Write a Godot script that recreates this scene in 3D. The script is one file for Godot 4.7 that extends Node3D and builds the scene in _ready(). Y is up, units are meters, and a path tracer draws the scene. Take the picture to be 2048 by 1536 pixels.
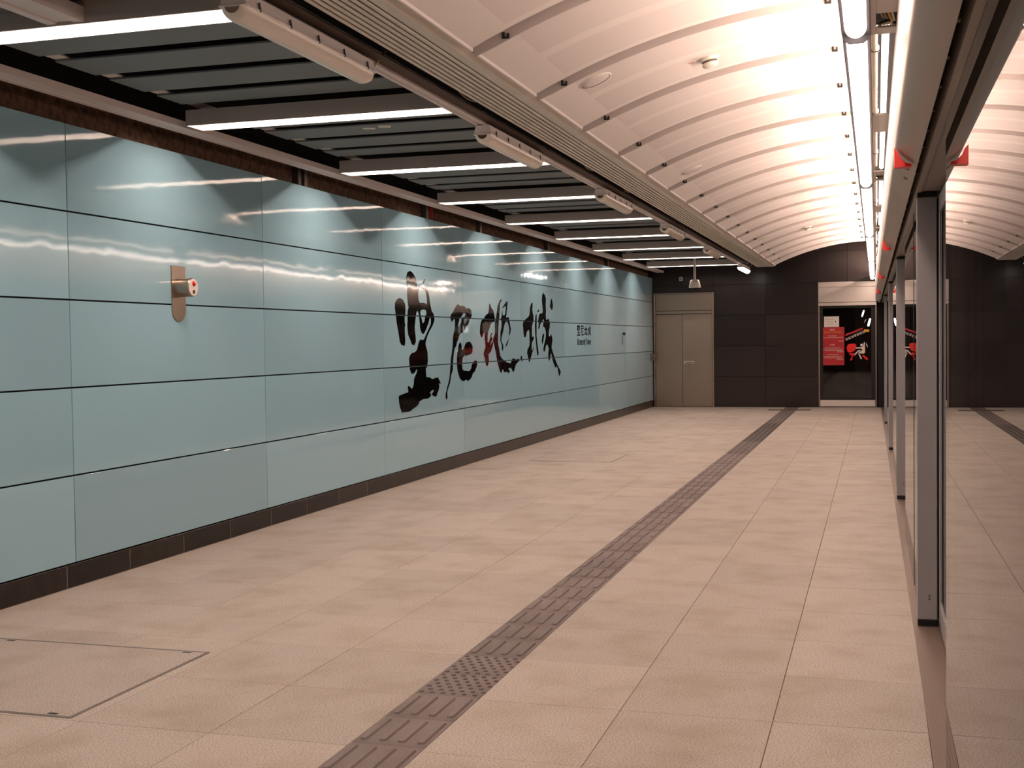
extends Node3D
# A metro platform: glass clad wall with brush lettering, arched metal ceiling, platform screen doors.
# World: x to the right, y up, the platform runs along -z; "d" is the distance along the platform (z = -d). Metres.

const WALL_X := -5.1495          # face of the glass cladding
const END_D := 29.133            # face of the end wall
const BACK_D := -4.2             # wall behind the photographer
const PSD_TILT := 0.0045         # the screen door line is a hair out of parallel
var M := {}
var taken := {}
var meshes := {}

func _ready():
	# ---- camera
	var cam := Camera3D.new()
	cam.name = "camera"
	cam.position = Vector3(0, 1.6, 0)
	cam.basis = Basis(Vector3.UP, 0.29022) * Basis(Vector3.RIGHT, -0.03432) * Basis(Vector3.BACK, -0.01304)
	cam.fov = rad_to_deg(2.0 * atan(768.0 / 2442.745))
	cam.near = 0.05
	cam.far = 200.0
	add_child(cam)
	cam.current = true
	# ---- environment: under ground, so no sky at all
	var env := Environment.new()
	env.background_mode = Environment.BG_COLOR
	env.background_color = Color(0, 0, 0)
	env.tonemap_mode = Environment.TONE_MAPPER_LINEAR
	env.tonemap_exposure = EXPOSURE
	env.sdfgi_enabled = true
	env.ssao_enabled = true
	env.ssil_enabled = true
	var we := WorldEnvironment.new()
	we.name = "world_environment"
	we.environment = env
	add_child(we)
	make_materials()
	build_floor()
	build_wall_left()
	build_wall_end()
	build_shell()
	build_vault()
	build_service_ceiling()
	build_tube_lights()
	build_strip_lights()
	build_screen_doors()
	build_wall_things()
	build_ceiling_things()
	build_end_things()

# ------------------------------------------------------------------ light levels
const EXPOSURE := 1.0
const WARM := Color(1.0, 0.86, 0.78)
const TUBE_AREA := 4.7
const TUBE_GLOW := 9.0
const STRIP_AREA := 3.0
const STRIP_GLOW := 6.0
const UP_AREA := 19.0
const UP_GLOW := 3.0

# ------------------------------------------------------------------ helpers: naming
func numbered(called: String) -> String:
	var n: int = taken.get(called, 0)
	taken[called] = n + 1
	return called if n == 0 else "%s_%03d" % [called, n]

func thing(called: String, label: String, category: String, at := Vector3.ZERO, turn := 0.0, group := "") -> Node3D:
	var o := Node3D.new()
	o.name = numbered(called)
	add_child(o)
	o.position = at
	o.rotation.y = turn
	tag(o, label, category, group)
	return o

func tag(o: Node, label: String, category: String, group := ""):
	o.set_meta("label", label)
	o.set_meta("category", category)
	if group:
		o.set_meta("group", group)

func struct(called: String, label := "") -> Node3D:
	var o := Node3D.new()
	o.name = called
	add_child(o)
	o.set_meta("kind", "structure")
	if label:
		o.set_meta("label", label)
	return o

func put(called: String, mesh: Mesh, m: Material, parent: Node, at := Vector3.ZERO) -> MeshInstance3D:
	var o := MeshInstance3D.new()
	o.name = called
	o.mesh = mesh
	if m:
		o.material_override = m
	o.position = at
	parent.add_child(o, true)
	return o

func copy_of(o: Node3D, label: String, at: Vector3) -> Node3D:
	var c: Node3D = o.duplicate()
	var base: String = o.name
	var r := RegEx.create_from_string("_[0-9]{3}$")
	c.name = numbered(r.sub(base, ""))
	add_child(c)
	c.position = at
	c.set_meta("label", label)
	return c

func psd(x: float, y: float, d: float) -> Vector3:   # a point of the screen door line
	return Vector3(x - PSD_TILT * (d - 5.0), y, -d)

# ------------------------------------------------------------------ helpers: shapes
func st_new() -> SurfaceTool:
	var st := SurfaceTool.new()
	st.begin(Mesh.PRIMITIVE_TRIANGLES)
	st.set_smooth_group(-1)
	return st

func done(st: SurfaceTool) -> ArrayMesh:
	st.generate_normals()
	return st.commit()

func tri(st: SurfaceTool, a: Vector3, b: Vector3, c: Vector3, out: Vector3):
	if (b - a).cross(c - a).dot(out) > 0.0:   # front faces run clockwise
		var t := b
		b = c
		c = t
	st.add_vertex(a)
	st.add_vertex(b)
	st.add_vertex(c)

func quad(st: SurfaceTool, a: Vector3, b: Vector3, c: Vector3, d: Vector3, out: Vector3):
	tri(st, a, b, c, out)
	tri(st, a, c, d, out)

func add_box(st: SurfaceTool, c: Vector3, s: Vector3, bev := 0.0):
	var h := s * 0.5
	if bev <= 0.0:
		for ax in 3:
			for sg in [-1.0, 1.0]:
				var n := Vector3.ZERO
				n[ax] = sg
				var p := []
				for k in [[-1, -1], [1, -1], [1, 1], [-1, 1]]:
					var v := Vector3.ZERO
					v[ax] = sg * h[ax]
					v[(ax + 1) % 3] = k[0] * h[(ax + 1) % 3]
					v[(ax + 2) % 3] = k[1] * h[(ax + 2) % 3]
					p.append(c + v)
				quad(st, p[0], p[1], p[2], p[3], n)
		return
	var g := h - Vector3.ONE * bev
	for ax in 3:
		var bx := (ax + 1) % 3
		var cx := (ax + 2) % 3
		for sg in [-1.0, 1.0]:
			var n := Vector3.ZERO
			n[ax] = sg
			var p := []
			for k in [[-1, -1], [1, -1], [1, 1], [-1, 1]]:
				var v := Vector3.ZERO
				v[ax] = sg * h[ax]
				v[bx] = k[0] * g[bx]
				v[cx] = k[1] * g[cx]
				p.append(c + v)
			quad(st, p[0], p[1], p[2], p[3], n)
		for s1 in [-1.0, 1.0]:
			for s2 in [-1.0, 1.0]:
				var n2 := Vector3.ZERO
				n2[bx] = s1
				n2[cx] = s2
				var q := []
				for e in [[-1.0, 0], [1.0, 0], [1.0, 1], [-1.0, 1]]:
					var v := Vector3.ZERO
					v[ax] = e[0] * g[ax]
					v[bx] = s1 * (h[bx] if e[1] == 0 else g[bx])
					v[cx] = s2 * (g[cx] if e[1] == 0 else h[cx])
					q.append(c + v)
				quad(st, q[0], q[1], q[2], q[3], n2)
	for sx in [-1.0, 1.0]:
		for sy in [-1.0, 1.0]:
			for sz in [-1.0, 1.0]:
				var sgn := Vector3(sx, sy, sz)
				tri(st, c + sgn * Vector3(h.x, g.y, g.z), c + sgn * Vector3(g.x, h.y, g.z), c + sgn * Vector3(g.x, g.y, h.z), sgn)

func box(s: Vector3, bev := 0.0) -> Mesh:
	var key := "%s|%.4f" % [s, bev]
	if not meshes.has(key):
		var st := st_new()
		add_box(st, Vector3.ZERO, s, bev)
		meshes[key] = done(st)
	return meshes[key]

func poly_area(p: PackedVector2Array) -> float:
	var a := 0.0
	for i in p.size():
		a += p[i].cross(p[(i + 1) % p.size()])
	return a * 0.5

# a closed (x, y) outline drawn out along z; edges whose ends both lie in [s0, s1] are shaded smooth
func add_prism(st: SurfaceTool, p: PackedVector2Array, z0: float, z1: float, s0 := -1, s1 := -1, caps := true):
	var n := p.size()
	var ccw := poly_area(p) > 0.0
	for i in n:
		var a := p[i]
		var b := p[(i + 1) % n]
		var e := b - a
		var out := Vector3(e.y, -e.x, 0) * (1.0 if ccw else -1.0)
		st.set_smooth_group(1 if i >= s0 and i < s1 else -1)
		quad(st, Vector3(a.x, a.y, z0), Vector3(b.x, b.y, z0), Vector3(b.x, b.y, z1), Vector3(a.x, a.y, z1), out)
	st.set_smooth_group(-1)
	if caps:
		var ix := Geometry2D.triangulate_polygon(p)
		for k in range(0, ix.size(), 3):
			for zz in [[z0, signf(z0 - z1)], [z1, signf(z1 - z0)]]:
				tri(st, Vector3(p[ix[k]].x, p[ix[k]].y, zz[0]), Vector3(p[ix[k + 1]].x, p[ix[k + 1]].y, zz[0]), Vector3(p[ix[k + 2]].x, p[ix[k + 2]].y, zz[0]), Vector3(0, 0, zz[1]))

func prism(p: PackedVector2Array, z0: float, z1: float, s0 := -1, s1 := -1) -> Mesh:
	var st := st_new()
	add_prism(st, p, z0, z1, s0, s1)
	return done(st)

func basis_to(dir: Vector3) -> Basis:      # y axis along dir
	var y := dir.normalized()
	var x := y.cross(Vector3.FORWARD if absf(y.z) < 0.9 else Vector3.RIGHT).normalized()
	return Basis(x, y, x.cross(y))

func add_tube(st: SurfaceTool, path: PackedVector3Array, r: float, seg := 10, caps := true):
	var rings := []
	var b := basis_to(path[1] - path[0])
	for i in path.size():
		var t := path[mini(i + 1, path.size() - 1)] - path[maxi(i - 1, 0)]
		var y := t.normalized()
		var x := (b.x - y * b.x.dot(y)).normalized()
		b = Basis(x, y, x.cross(y))
		var ring := []
		for k in seg:
			var a := TAU * k / seg
			ring.append(path[i] + (b.x * cos(a) + b.z * sin(a)) * r)
		rings.append(ring)
	st.set_smooth_group(1)
	for i in path.size() - 1:
		for k in seg:
			var k2 := (k + 1) % seg
			var mid: Vector3 = (rings[i][k] + rings[i + 1][k2]) * 0.5 - (path[i] + path[i + 1]) * 0.5
			quad(st, rings[i][k], rings[i][k2], rings[i + 1][k2], rings[i + 1][k], mid)
	st.set_smooth_group(-1)
	if caps:
		for e in [[0, path[0] - path[1]], [path.size() - 1, path[-1] - path[-2]]]:
			for k in seg:
				tri(st, path[e[0]], rings[e[0]][k], rings[e[0]][(k + 1) % seg], e[1])

func tube(path: PackedVector3Array, r: float, seg := 10) -> Mesh:
	var st := st_new()
	add_tube(st, path, r, seg)
	return done(st)

# profile of (radius, height) turned about y
func add_lathe(st: SurfaceTool, p: PackedVector2Array, seg := 24, smooth := true):
	st.set_smooth_group(1 if smooth else -1)
	for i in p.size() - 1:
		for k in seg:
			var a := TAU * k / seg
			var b := TAU * (k + 1) / seg
			var e := p[i + 1] - p[i]
			var m := (a + b) * 0.5
			var out := Vector3(cos(m) * e.y, -e.x, sin(m) * e.y)
			var v := [Vector3(p[i].x * cos(a), p[i].y, p[i].x * sin(a)), Vector3(p[i].x * cos(b), p[i].y, p[i].x * sin(b)), Vector3(p[i + 1].x * cos(b), p[i + 1].y, p[i + 1].x * sin(b)), Vector3(p[i + 1].x * cos(a), p[i + 1].y, p[i + 1].x * sin(a))]
			if p[i].x > 0.0:
				tri(st, v[0], v[1], v[2], out)
			if p[i + 1].x > 0.0:
				tri(st, v[0], v[2], v[3], out)
	st.set_smooth_group(-1)

func lathe(p: PackedVector2Array, seg := 24, smooth := true) -> Mesh:
	var st := st_new()
	add_lathe(st, p, seg, smooth)
	return done(st)

func pts(s: String, k := 1.0) -> PackedVector2Array:
	var out := PackedVector2Array()
	for t in s.split(" ", false):
		var f := t.split_floats(",")
		out.append(Vector2(f[0], f[1]) * k)
	return out

func rounded(w: float, h: float, r: float, seg := 6, c := Vector2.ZERO) -> PackedVector2Array:
	var out := PackedVector2Array()
	for q in 4:
		var cc := Vector2([1, -1, -1, 1][q] * (w * 0.5 - r), [1, 1, -1, -1][q] * (h * 0.5 - r)) + c
		for k in seg + 1:
			var a := PI * 0.5 * (q + float(k) / seg)
			out.append(cc + Vector2(cos(a), sin(a)) * r)
	return out

# flat outlines laid on a plane: outline in (u, v); at(u, v, w) gives the point, w is the height over the plane
func add_plate(st: SurfaceTool, p: PackedVector2Array, t: float, o: Vector3, ux: Vector3, vy: Vector3):
	var n := ux.cross(vy).normalized()
	var ccw := poly_area(p) > 0.0
	var ix := Geometry2D.triangulate_polygon(p)
	for k in range(0, ix.size(), 3):
		var q := []
		for j in 3:
			q.append(o + ux * p[ix[k + j]].x + vy * p[ix[k + j]].y + n * t)
		tri(st, q[0], q[1], q[2], n)
	for i in p.size():
		var a := p[i]
		var b := p[(i + 1) % p.size()]
		var e := (b - a) * (1.0 if ccw else -1.0)
		var A := o + ux * a.x + vy * a.y
		var B := o + ux * b.x + vy * b.y
		quad(st, A, B, B + n * t, A + n * t, ux * e.y - vy * e.x)

# ------------------------------------------------------------------ materials
func mat(albedo: Color, rough := 0.6, metal := 0.0, spec := 0.5) -> StandardMaterial3D:
	var m := StandardMaterial3D.new()
	m.albedo_color = albedo
	m.roughness = rough
	m.metallic = metal
	m.metallic_specular = spec
	return m

func glow(c: Color, e: float) -> StandardMaterial3D:
	var m := mat(Color(0.9, 0.9, 0.9), 0.5)
	m.emission_enabled = true
	m.emission = c
	m.emission_energy_multiplier = e
	return m

func noise_tex(seed_: int, freq: float, size: int, ramp: Array, octaves := 3, kind := FastNoiseLite.TYPE_SIMPLEX_SMOOTH) -> NoiseTexture2D:
	var n := FastNoiseLite.new()
	n.seed = seed_
	n.noise_type = kind
	n.frequency = freq
	n.fractal_octaves = octaves
	var t := NoiseTexture2D.new()
	t.width = size
	t.height = size
	t.seamless = true
	t.noise = n
	var g := Gradient.new()
	g.offsets = PackedFloat32Array(ramp.map(func(e): return e[0]))
	g.colors = PackedColorArray(ramp.map(func(e): return e[1]))
	t.color_ramp = g
	return t

func bumps(seed_: int, freq: float, size: int, strength: float) -> NoiseTexture2D:
	var n := FastNoiseLite.new()
	n.seed = seed_
	n.noise_type = FastNoiseLite.TYPE_SIMPLEX_SMOOTH
	n.frequency = freq
	n.fractal_octaves = 2
	var t := NoiseTexture2D.new()
	t.width = size
	t.height = size
	t.seamless = true
	t.noise = n
	t.as_normal_map = true
	t.bump_strength = strength
	return t

func tri_world(m: StandardMaterial3D, metres: float) -> StandardMaterial3D:
	m.uv1_triplanar = true
	m.uv1_world_triplanar = true
	m.uv1_scale = Vector3.ONE / metres
	return m

func grained(m: StandardMaterial3D, tex: Texture2D, metres: float, coarse: Texture2D = null, coarse_metres := 4.0) -> StandardMaterial3D:
	m.albedo_texture = tex
	tri_world(m, metres)
	if coarse:
		m.detail_enabled = true
		m.detail_albedo = coarse
		m.detail_blend_mode = BaseMaterial3D.BLEND_MODE_MUL
		m.detail_uv_layer = BaseMaterial3D.DETAIL_UV_2
		m.uv2_triplanar = true
		m.uv2_world_triplanar = true
		m.uv2_scale = Vector3.ONE / coarse_metres
	return m

func make_materials():
	var speck := noise_tex(7, 0.16, 1024, [[0.0, Color(0.60, 0.58, 0.57)], [0.38, Color(0.84, 0.82, 0.80)], [0.6, Color(0.94, 0.92, 0.90)], [1.0, Color(1, 1, 1)]], 3)
	var blotch := noise_tex(11, 0.010, 1024, [[0.0, Color(0.91, 0.90, 0.88)], [0.35, Color(0.97, 0.962, 0.95)], [0.6, Color(1, 1, 1)], [1.0, Color(1, 1, 1)]], 4)
	M.tiles = []
	for k in 4:
		var t: float = [1.0, 0.985, 0.965, 1.01][k]
		M.tiles.append(grained(mat(Color(0.705 * t, 0.695 * t, 0.675 * t), 0.62, 0.0, 0.4), speck, 1.7, blotch, 5.3))
	M.grout = mat(Color(0.36, 0.31, 0.28), 0.9)
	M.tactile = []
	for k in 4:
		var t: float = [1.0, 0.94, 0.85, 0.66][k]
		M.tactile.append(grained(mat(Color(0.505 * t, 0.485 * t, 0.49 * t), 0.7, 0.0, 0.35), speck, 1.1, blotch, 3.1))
	# back painted glass: clear gloss over flat colour, each sheet slightly wavy
	var wave := bumps(3, 0.011, 512, 14.0)
	M.glass_wall = []
	for k in 3:
		var t: float = [1.0, 0.97, 1.025][k]
		var m := mat(Color(0.535 * t, 0.69 * t, 0.755 * t), 0.05, 0.0, 0.5)
		m.normal_enabled = true
		m.normal_texture = wave
		m.normal_scale = 0.010
		M.glass_wall.append(tri_world(m, 2.3))
	var ink := mat(Color(0.030, 0.030, 0.030), 0.05, 0.0, 0.5)
	ink.normal_enabled = true
	ink.normal_texture = wave
	ink.normal_scale = 0.010
	M.ink = tri_world(ink, 2.3)
	M.joint = mat(Color(0.06, 0.065, 0.07), 0.8)
	var stain := noise_tex(21, 0.02, 512, [[0.0, Color(0.55, 0.5, 0.45)], [0.5, Color(0.85, 0.82, 0.8)], [1.0, Color(1, 1, 1)]], 4)
	M.skirting = []
	for k in 3:
		var t: float = [1.0, 1.35, 0.8][k]
		M.skirting.append(grained(mat(Color(0.112 * t, 0.094 * t, 0.088 * t), 0.3, 0.0, 0.4), stain, 1.3))
	M.mortar = mat(Color(0.42, 0.39, 0.36), 0.9)
	M.concrete = grained(mat(Color(0.47, 0.37, 0.30), 0.9), stain, 0.9)
	M.slab = mat(Color(0.105, 0.105, 0.11), 0.9)
	M.plank = mat(Color(0.45, 0.475, 0.485), 0.65)
	M.granite = []
	for k in 3:
		var t: float = [1.0, 0.9, 1.12][k]
		M.granite.append(mat(Color(0.150 * t, 0.125 * t, 0.120 * t), 0.22, 0.0, 0.45))
	M.rail = mat(Color(0.84, 0.80, 0.79), 0.45, 0.0)
	M.cream = mat(Color(0.80, 0.77, 0.74), 0.42)
	M.vault = mat(Color(0.90, 0.88, 0.87), 0.5, 0.0, 0.4)
	var perf := noise_tex(5, 0.35, 256, [[0.0, Color(0.93, 0.93, 0.93)], [1.0, Color(1, 1, 1)]], 1, FastNoiseLite.TYPE_CELLULAR)
	M.perforated = grained(mat(Color(0.90, 0.875, 0.87), 0.6, 0.0, 0.3), perf, 0.25)
	M.flange = mat(Color(0.76, 0.73, 0.72), 0.5)
	M.black = mat(Color(0.035, 0.035, 0.04), 0.5)
	M.rubber = mat(Color(0.055, 0.05, 0.05), 0.7)
	M.header = mat(Color(0.66, 0.63, 0.60), 0.38)
	M.fascia = mat(Color(0.60, 0.56, 0.52), 0.4)
	M.post = mat(Color(0.60, 0.60, 0.615), 0.4, 0.2)
	M.steel = mat(Color(0.64, 0.59, 0.54), 0.30, 0.9)
	M.steel_dark = mat(Color(0.46, 0.43, 0.41), 0.42, 0.6)
	M.sill = mat(Color(0.42, 0.37, 0.33), 0.6, 0.3)
	M.slat = mat(Color(0.86, 0.83, 0.78), 0.4)
	M.cable = mat(Color(0.16, 0.145, 0.13), 0.7)
	M.cable_light = mat(Color(0.62, 0.55, 0.42), 0.6)
	M.conduit = mat(Color(0.82, 0.77, 0.66), 0.4)
	M.trough_out = mat(Color(0.66, 0.63, 0.61), 0.5)
	M.trough_in = mat(Color(0.93, 0.93, 0.92), 0.45)
	M.housing = mat(Color(0.86, 0.83, 0.82), 0.5)
	M.red = mat(Color(0.88, 0.07, 0.04), 0.35)
	M.poster_red = mat(Color(0.66, 0.06, 0.11), 0.5)
	M.paper = mat(Color(0.86, 0.83, 0.80), 0.7)
	M.white_print = mat(Color(0.88, 0.84, 0.80), 0.6)
	M.yellow_print = mat(Color(0.85, 0.62, 0.12), 0.6)
	M.plastic = mat(Color(0.88, 0.86, 0.82), 0.4)
	M.tunnel = mat(Color(0.12, 0.10, 0.09), 0.9)
	M.tray = mat(Color(0.17, 0.13, 0.10), 0.85)
	M.brown = mat(Color(0.30, 0.235, 0.19), 0.8)
	M.strip_body = mat(Color(0.40, 0.38, 0.39), 0.5)
	M.panel_grey = mat(Color(0.45, 0.41, 0.40), 0.6)
	M.red_lens = mat(Color(0.75, 0.05, 0.06), 0.15)
	M.lamp_red = mat(Color(0.90, 0.10, 0.05), 0.3)
	var g := mat(Color(0.10, 0.09, 0.085, 0.62), 0.0, 0.0, 0.45)
	g.transparency = BaseMaterial3D.TRANSPARENCY_ALPHA
	M.glass = g
	var g2: StandardMaterial3D = g.duplicate()
	g2.albedo_color = Color(0.10, 0.09, 0.085, 0.2)
	M.glass_clear = g2
	var clear := mat(Color(0.94, 0.91, 0.87), 0.16, 0.0, 0.5)
	clear.backlight_enabled = true
	clear.backlight = Color(0.35, 0.33, 0.30)
	M.diffuser_off = clear
	M.diffuser_lit = glow(Color(1, 0.98, 0.97), 5.0)
	M.tube_glow = glow(Color(1.0, 0.93, 0.90), TUBE_GLOW)
	M.strip_glow = glow(Color(1.0, 0.92, 0.88), STRIP_GLOW)
	M.up_glow = glow(Color(1.0, 0.92, 0.88), UP_GLOW)
	M.far_glow = glow(Color(1.0, 0.97, 0.92), 9.0)

func area_light(called: String, at: Vector3, b: Basis, size: Vector2, energy: float, parent: Node):
	var l := AreaLight3D.new()
	l.name = called
	l.area_size = size
	l.light_energy = energy
	l.light_color = WARM
	l.shadow_enabled = true
	l.area_range = 40.0
	l.area_attenuation = 2.0
	l.transform = Transform3D(b, at)
	parent.add_child(l, true)

# ------------------------------------------------------------------ floor
func tile_mesh(w: float, l: float) -> Mesh:
	var key := "tile %.3f %.3f" % [w, l]
	if not meshes.has(key):
		var st := st_new()
		var c := 0.0015
		var top := [Vector3(-w / 2 + c, 0, -l / 2 + c), Vector3(w / 2 - c, 0, -l / 2 + c), Vector3(w / 2 - c, 0, l / 2 - c), Vector3(-w / 2 + c, 0, l / 2 - c)]
		var low := [Vector3(-w / 2, -c, -l / 2), Vector3(w / 2, -c, -l / 2), Vector3(w / 2, -c, l / 2), Vector3(-w / 2, -c, l / 2)]
		quad(st, top[0], top[1], top[2], top[3], Vector3.UP)
		for i in 4:
			var j := (i + 1) % 4
			var out: Vector3 = low[i] + low[j]
			out.y = 0.02
			quad(st, low[i], low[j], top[j], top[i], out)
			out.y = 0
			quad(st, low[i] - Vector3(0, 0.02, 0), low[j] - Vector3(0, 0.02, 0), low[j], low[i], out)
		meshes[key] = done(st)
	return meshes[key]

func bar_tile() -> Mesh:
	if not meshes.has("bar tile"):
		var st := st_new()
		st.append_from(tile_mesh(0.313, 0.349), 0, Transform3D())
		for k in 4:
			var x: float = -0.1235 + 0.0823 * k
			var p := rounded(0.036, 0.285, 0.0175, 5)
			var q := rounded(0.024, 0.273, 0.0115, 5)
			for i in p.size():
				var j := (i + 1) % p.size()
				quad(st, Vector3(x + p[i].x, 0, p[i].y), Vector3(x + p[j].x, 0, p[j].y), Vector3(x + q[j].x, 0.008, q[j].y), Vector3(x + q[i].x, 0.008, q[i].y), Vector3(p[i].x, 0.01, p[i].y))
			for i in range(1, q.size() - 1):
				tri(st, Vector3(x + q[0].x, 0.008, q[0].y), Vector3(x + q[i].x, 0.008, q[i].y), Vector3(x + q[i + 1].x, 0.008, q[i + 1].y), Vector3.UP)
		meshes["bar tile"] = done(st)
	return meshes["bar tile"]

func dot_tile() -> Mesh:
	if not meshes.has("dot tile"):
		var st := st_new()
		st.append_from(tile_mesh(0.313, 0.349), 0, Transform3D())
		var am := done(st)
		var s2 := st_new()
		for r in 7:
			for c in 6:
				var x := -0.134 + 0.0515 * c + (0.0255 if r % 2 else 0.0)
				if x > 0.15:
					continue
				var z := -0.148 + 0.0492 * r
				for k in 10:
					var a := TAU * k / 10
					var b := TAU * (k + 1) / 10
					var o := Vector3(x, 0, z)
					quad(s2, o + Vector3(cos(a), 0, sin(a)) * 0.0125, o + Vector3(cos(b), 0, sin(b)) * 0.0125, o + Vector3(cos(b) * 0.009, 0.005, sin(b) * 0.009), o + Vector3(cos(a) * 0.009, 0.005, sin(a) * 0.009), Vector3(cos(a), 0.5, sin(a)))
					tri(s2, o + Vector3(0, 0.005, 0), o + Vector3(cos(a) * 0.009, 0.005, sin(a) * 0.009), o + Vector3(cos(b) * 0.009, 0.005, sin(b) * 0.009), Vector3.UP)
		s2.generate_normals()
		am = s2.commit(am)
		meshes["dot tile"] = am
	return meshes["dot tile"]

func build_floor():
	var rng := RandomNumberGenerator.new()
	rng.seed = 4
	var f := struct("floor")
	put("screed", box(Vector3(5.6, 0.2, END_D - BACK_D + 0.6)), M.grout, f, Vector3(-2.42, -0.1035, -(END_D + BACK_D) * 0.5))
	var xs := [0.2, -0.42, -1.0675, -1.715, -2.03, -2.654, -3.278, -3.902, -4.526, -5.149]
	var rest := st_new()
	for c in 9:
		if c == 3:
			continue
		var w: float = xs[c] - xs[c + 1]
		var gap := 0.004 if c == 0 else 0.0022
		for k in range(-12, 34):
			var d0 := 5.15 + 0.72 * k
			var d1 := minf(d0 + 0.72, END_D - 0.004)
			if d1 - d0 < 0.05:
				continue
			var at := Vector3((xs[c] + xs[c + 1]) * 0.5, rng.randf_range(-0.0006, 0.0), -(d0 + d1) * 0.5)
			var me := tile_mesh(w - gap, d1 - d0 - gap)
			if d0 > 3.6:
				put("floor_tile", me, M.tiles[rng.randi() % 4], f, at)
			else:
				rest.append_from(me, 0, Transform3D(Basis(), at))
	var o := put("tile_field", rest.commit(), M.tiles[0], f)
	o.set_meta("kind", "stuff")
	# tactile guide path
	for k in range(-12, 64):
		var d := 5.175 + 0.352 * (k + 0.5)
		var at := Vector3(-1.8725, 0.0003, -d)
		var dots := k == 0 or k == 1
		var m: Material = M.tactile[[0, 0, 1, 0, 1][rng.randi() % 5]]
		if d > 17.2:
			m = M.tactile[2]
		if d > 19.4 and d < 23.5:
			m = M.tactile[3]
		var t := put("tactile_tile", dot_tile() if dots else bar_tile(), null if dots else m, f, at)
		if dots:
			t.set_surface_override_material(0, M.tactile[0])
			t.set_surface_override_material(1, M.tactile[2])
	for k in range(-1, 2):
		var t := put("tactile_tile", dot_tile(), null, f, Vector3(-1.8725 + 0.3145 * k, 0.002, -27.92))
		t.set_surface_override_material(0, M.tactile[2])
		t.set_surface_override_material(1, M.tactile[3])
	cover("stone filled access cover in the floor nearest the camera, beside the dark skirting", -4.655, -3.345, 4.46, 5.60)
	cover("stone filled access cover in the floor below the wall lettering, further along the platform", -4.47, -3.35, 15.76, 16.92)

func cover(label: String, x0: float, x1: float, d0: float, d1: float):
	var c := Vector3((x0 + x1) * 0.5, 0, -(d0 + d1) * 0.5)
	var w := x1 - x0
	var l := d1 - d0
	var o := thing("access_cover", label, "floor cover", c, 0.0, "access covers set in the floor")
	var st := st_new()
	for s in [-1.0, 1.0]:
		add_box(st, Vector3(s * w * 0.5, 0.0002, 0), Vector3(0.016, 0.004, l + 0.016), 0.001)
		add_box(st, Vector3(0, 0.0002, s * l * 0.5), Vector3(w - 0.016, 0.004, 0.016), 0.001)
	put("frame", done(st), M.steel_dark, o)
	put("infill", box(Vector3(w - 0.022, 0.004, l - 0.022), 0.001), M.tiles[2], o, Vector3(0, 0.0008, 0))
	for s in [[-1, -1], [1, -1], [1, 1], [-1, 1]]:
		put("keyhole", box(Vector3(0.05, 0.003, 0.022), 0.001), M.black, o, Vector3(s[0] * (w * 0.5 - 0.11), 0.0018, s[1] * (l * 0.5 - 0.03)))

# ------------------------------------------------------------------ glass clad wall
func build_wall_left():
	var rng := RandomNumberGenerator.new()
	rng.seed = 9
	var w := struct("wall_left")
	var len := END_D - BACK_D
	var mid := -(END_D + BACK_D) * 0.5
	put("concrete_wall", box(Vector3(0.3, 4.5, len + 0.4)), M.concrete, w, Vector3(-5.41, 2.1, mid))
	put("backing", box(Vector3(0.03, 2.90, len)), M.joint, w, Vector3(-5.185, 1.62, mid))
	for k in range(-4, 9):
		var d0 := 6.96929 + 2.69614 * k
		var d1 := minf(d0 + 2.69614, END_D - 0.01)
		d0 = maxf(d0, BACK_D)
		for r in 5:
			var y := 0.15823 + 0.58728 * (r + 0.5)
			var p := put("glass_panel", box(Vector3(0.014, 0.58728 - 0.011, d1 - d0 - 0.007), 0.0018), M.glass_wall[rng.randi() % 3], w, Vector3(WALL_X - 0.007, y, -(d0 + d1) * 0.5))
			p.rotation = Vector3(0, rng.randf_range(-0.0005, 0.0005), rng.randf_range(-0.0009, 0.0009))
	put("red_cable", box(Vector3(0.02, 0.3, 0.02), 0.004), M.lamp_red, w, Vector3(-5.18, 3.26, -14.02))
	var b := struct("baseboard_left")
	put("mortar_bed", box(Vector3(0.012, 0.152, len)), M.mortar, b, Vector3(-5.158, 0.076, mid))
	for k in range(-16, 31):
		var d0 := 7.588 + 0.7135 * k
		var d1 := minf(d0 + 0.7135, END_D - 0.003)
		if d1 - d0 > 0.05 and d0 > BACK_D:
			put("skirting_tile", box(Vector3(0.014, 0.152, d1 - d0 - 0.006), 0.002), M.skirting[rng.randi() % 3], b, Vector3(WALL_X - 0.009, 0.0775, -(d0 + d1) * 0.5))
	for k in 5:        # steel brackets that hold the cladding, seen above its top edge
		var d: float = [10.5, 13.9, 16.0, 19.6, 24.3][k]
		for s in ([0.0, 0.13] if k == 0 else [0.0]):
			put("cladding_bracket", box(Vector3(0.07, 0.5, 0.06), 0.004), M.steel_dark, w, Vector3(-5.225, 3.28, -d - s))

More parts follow.
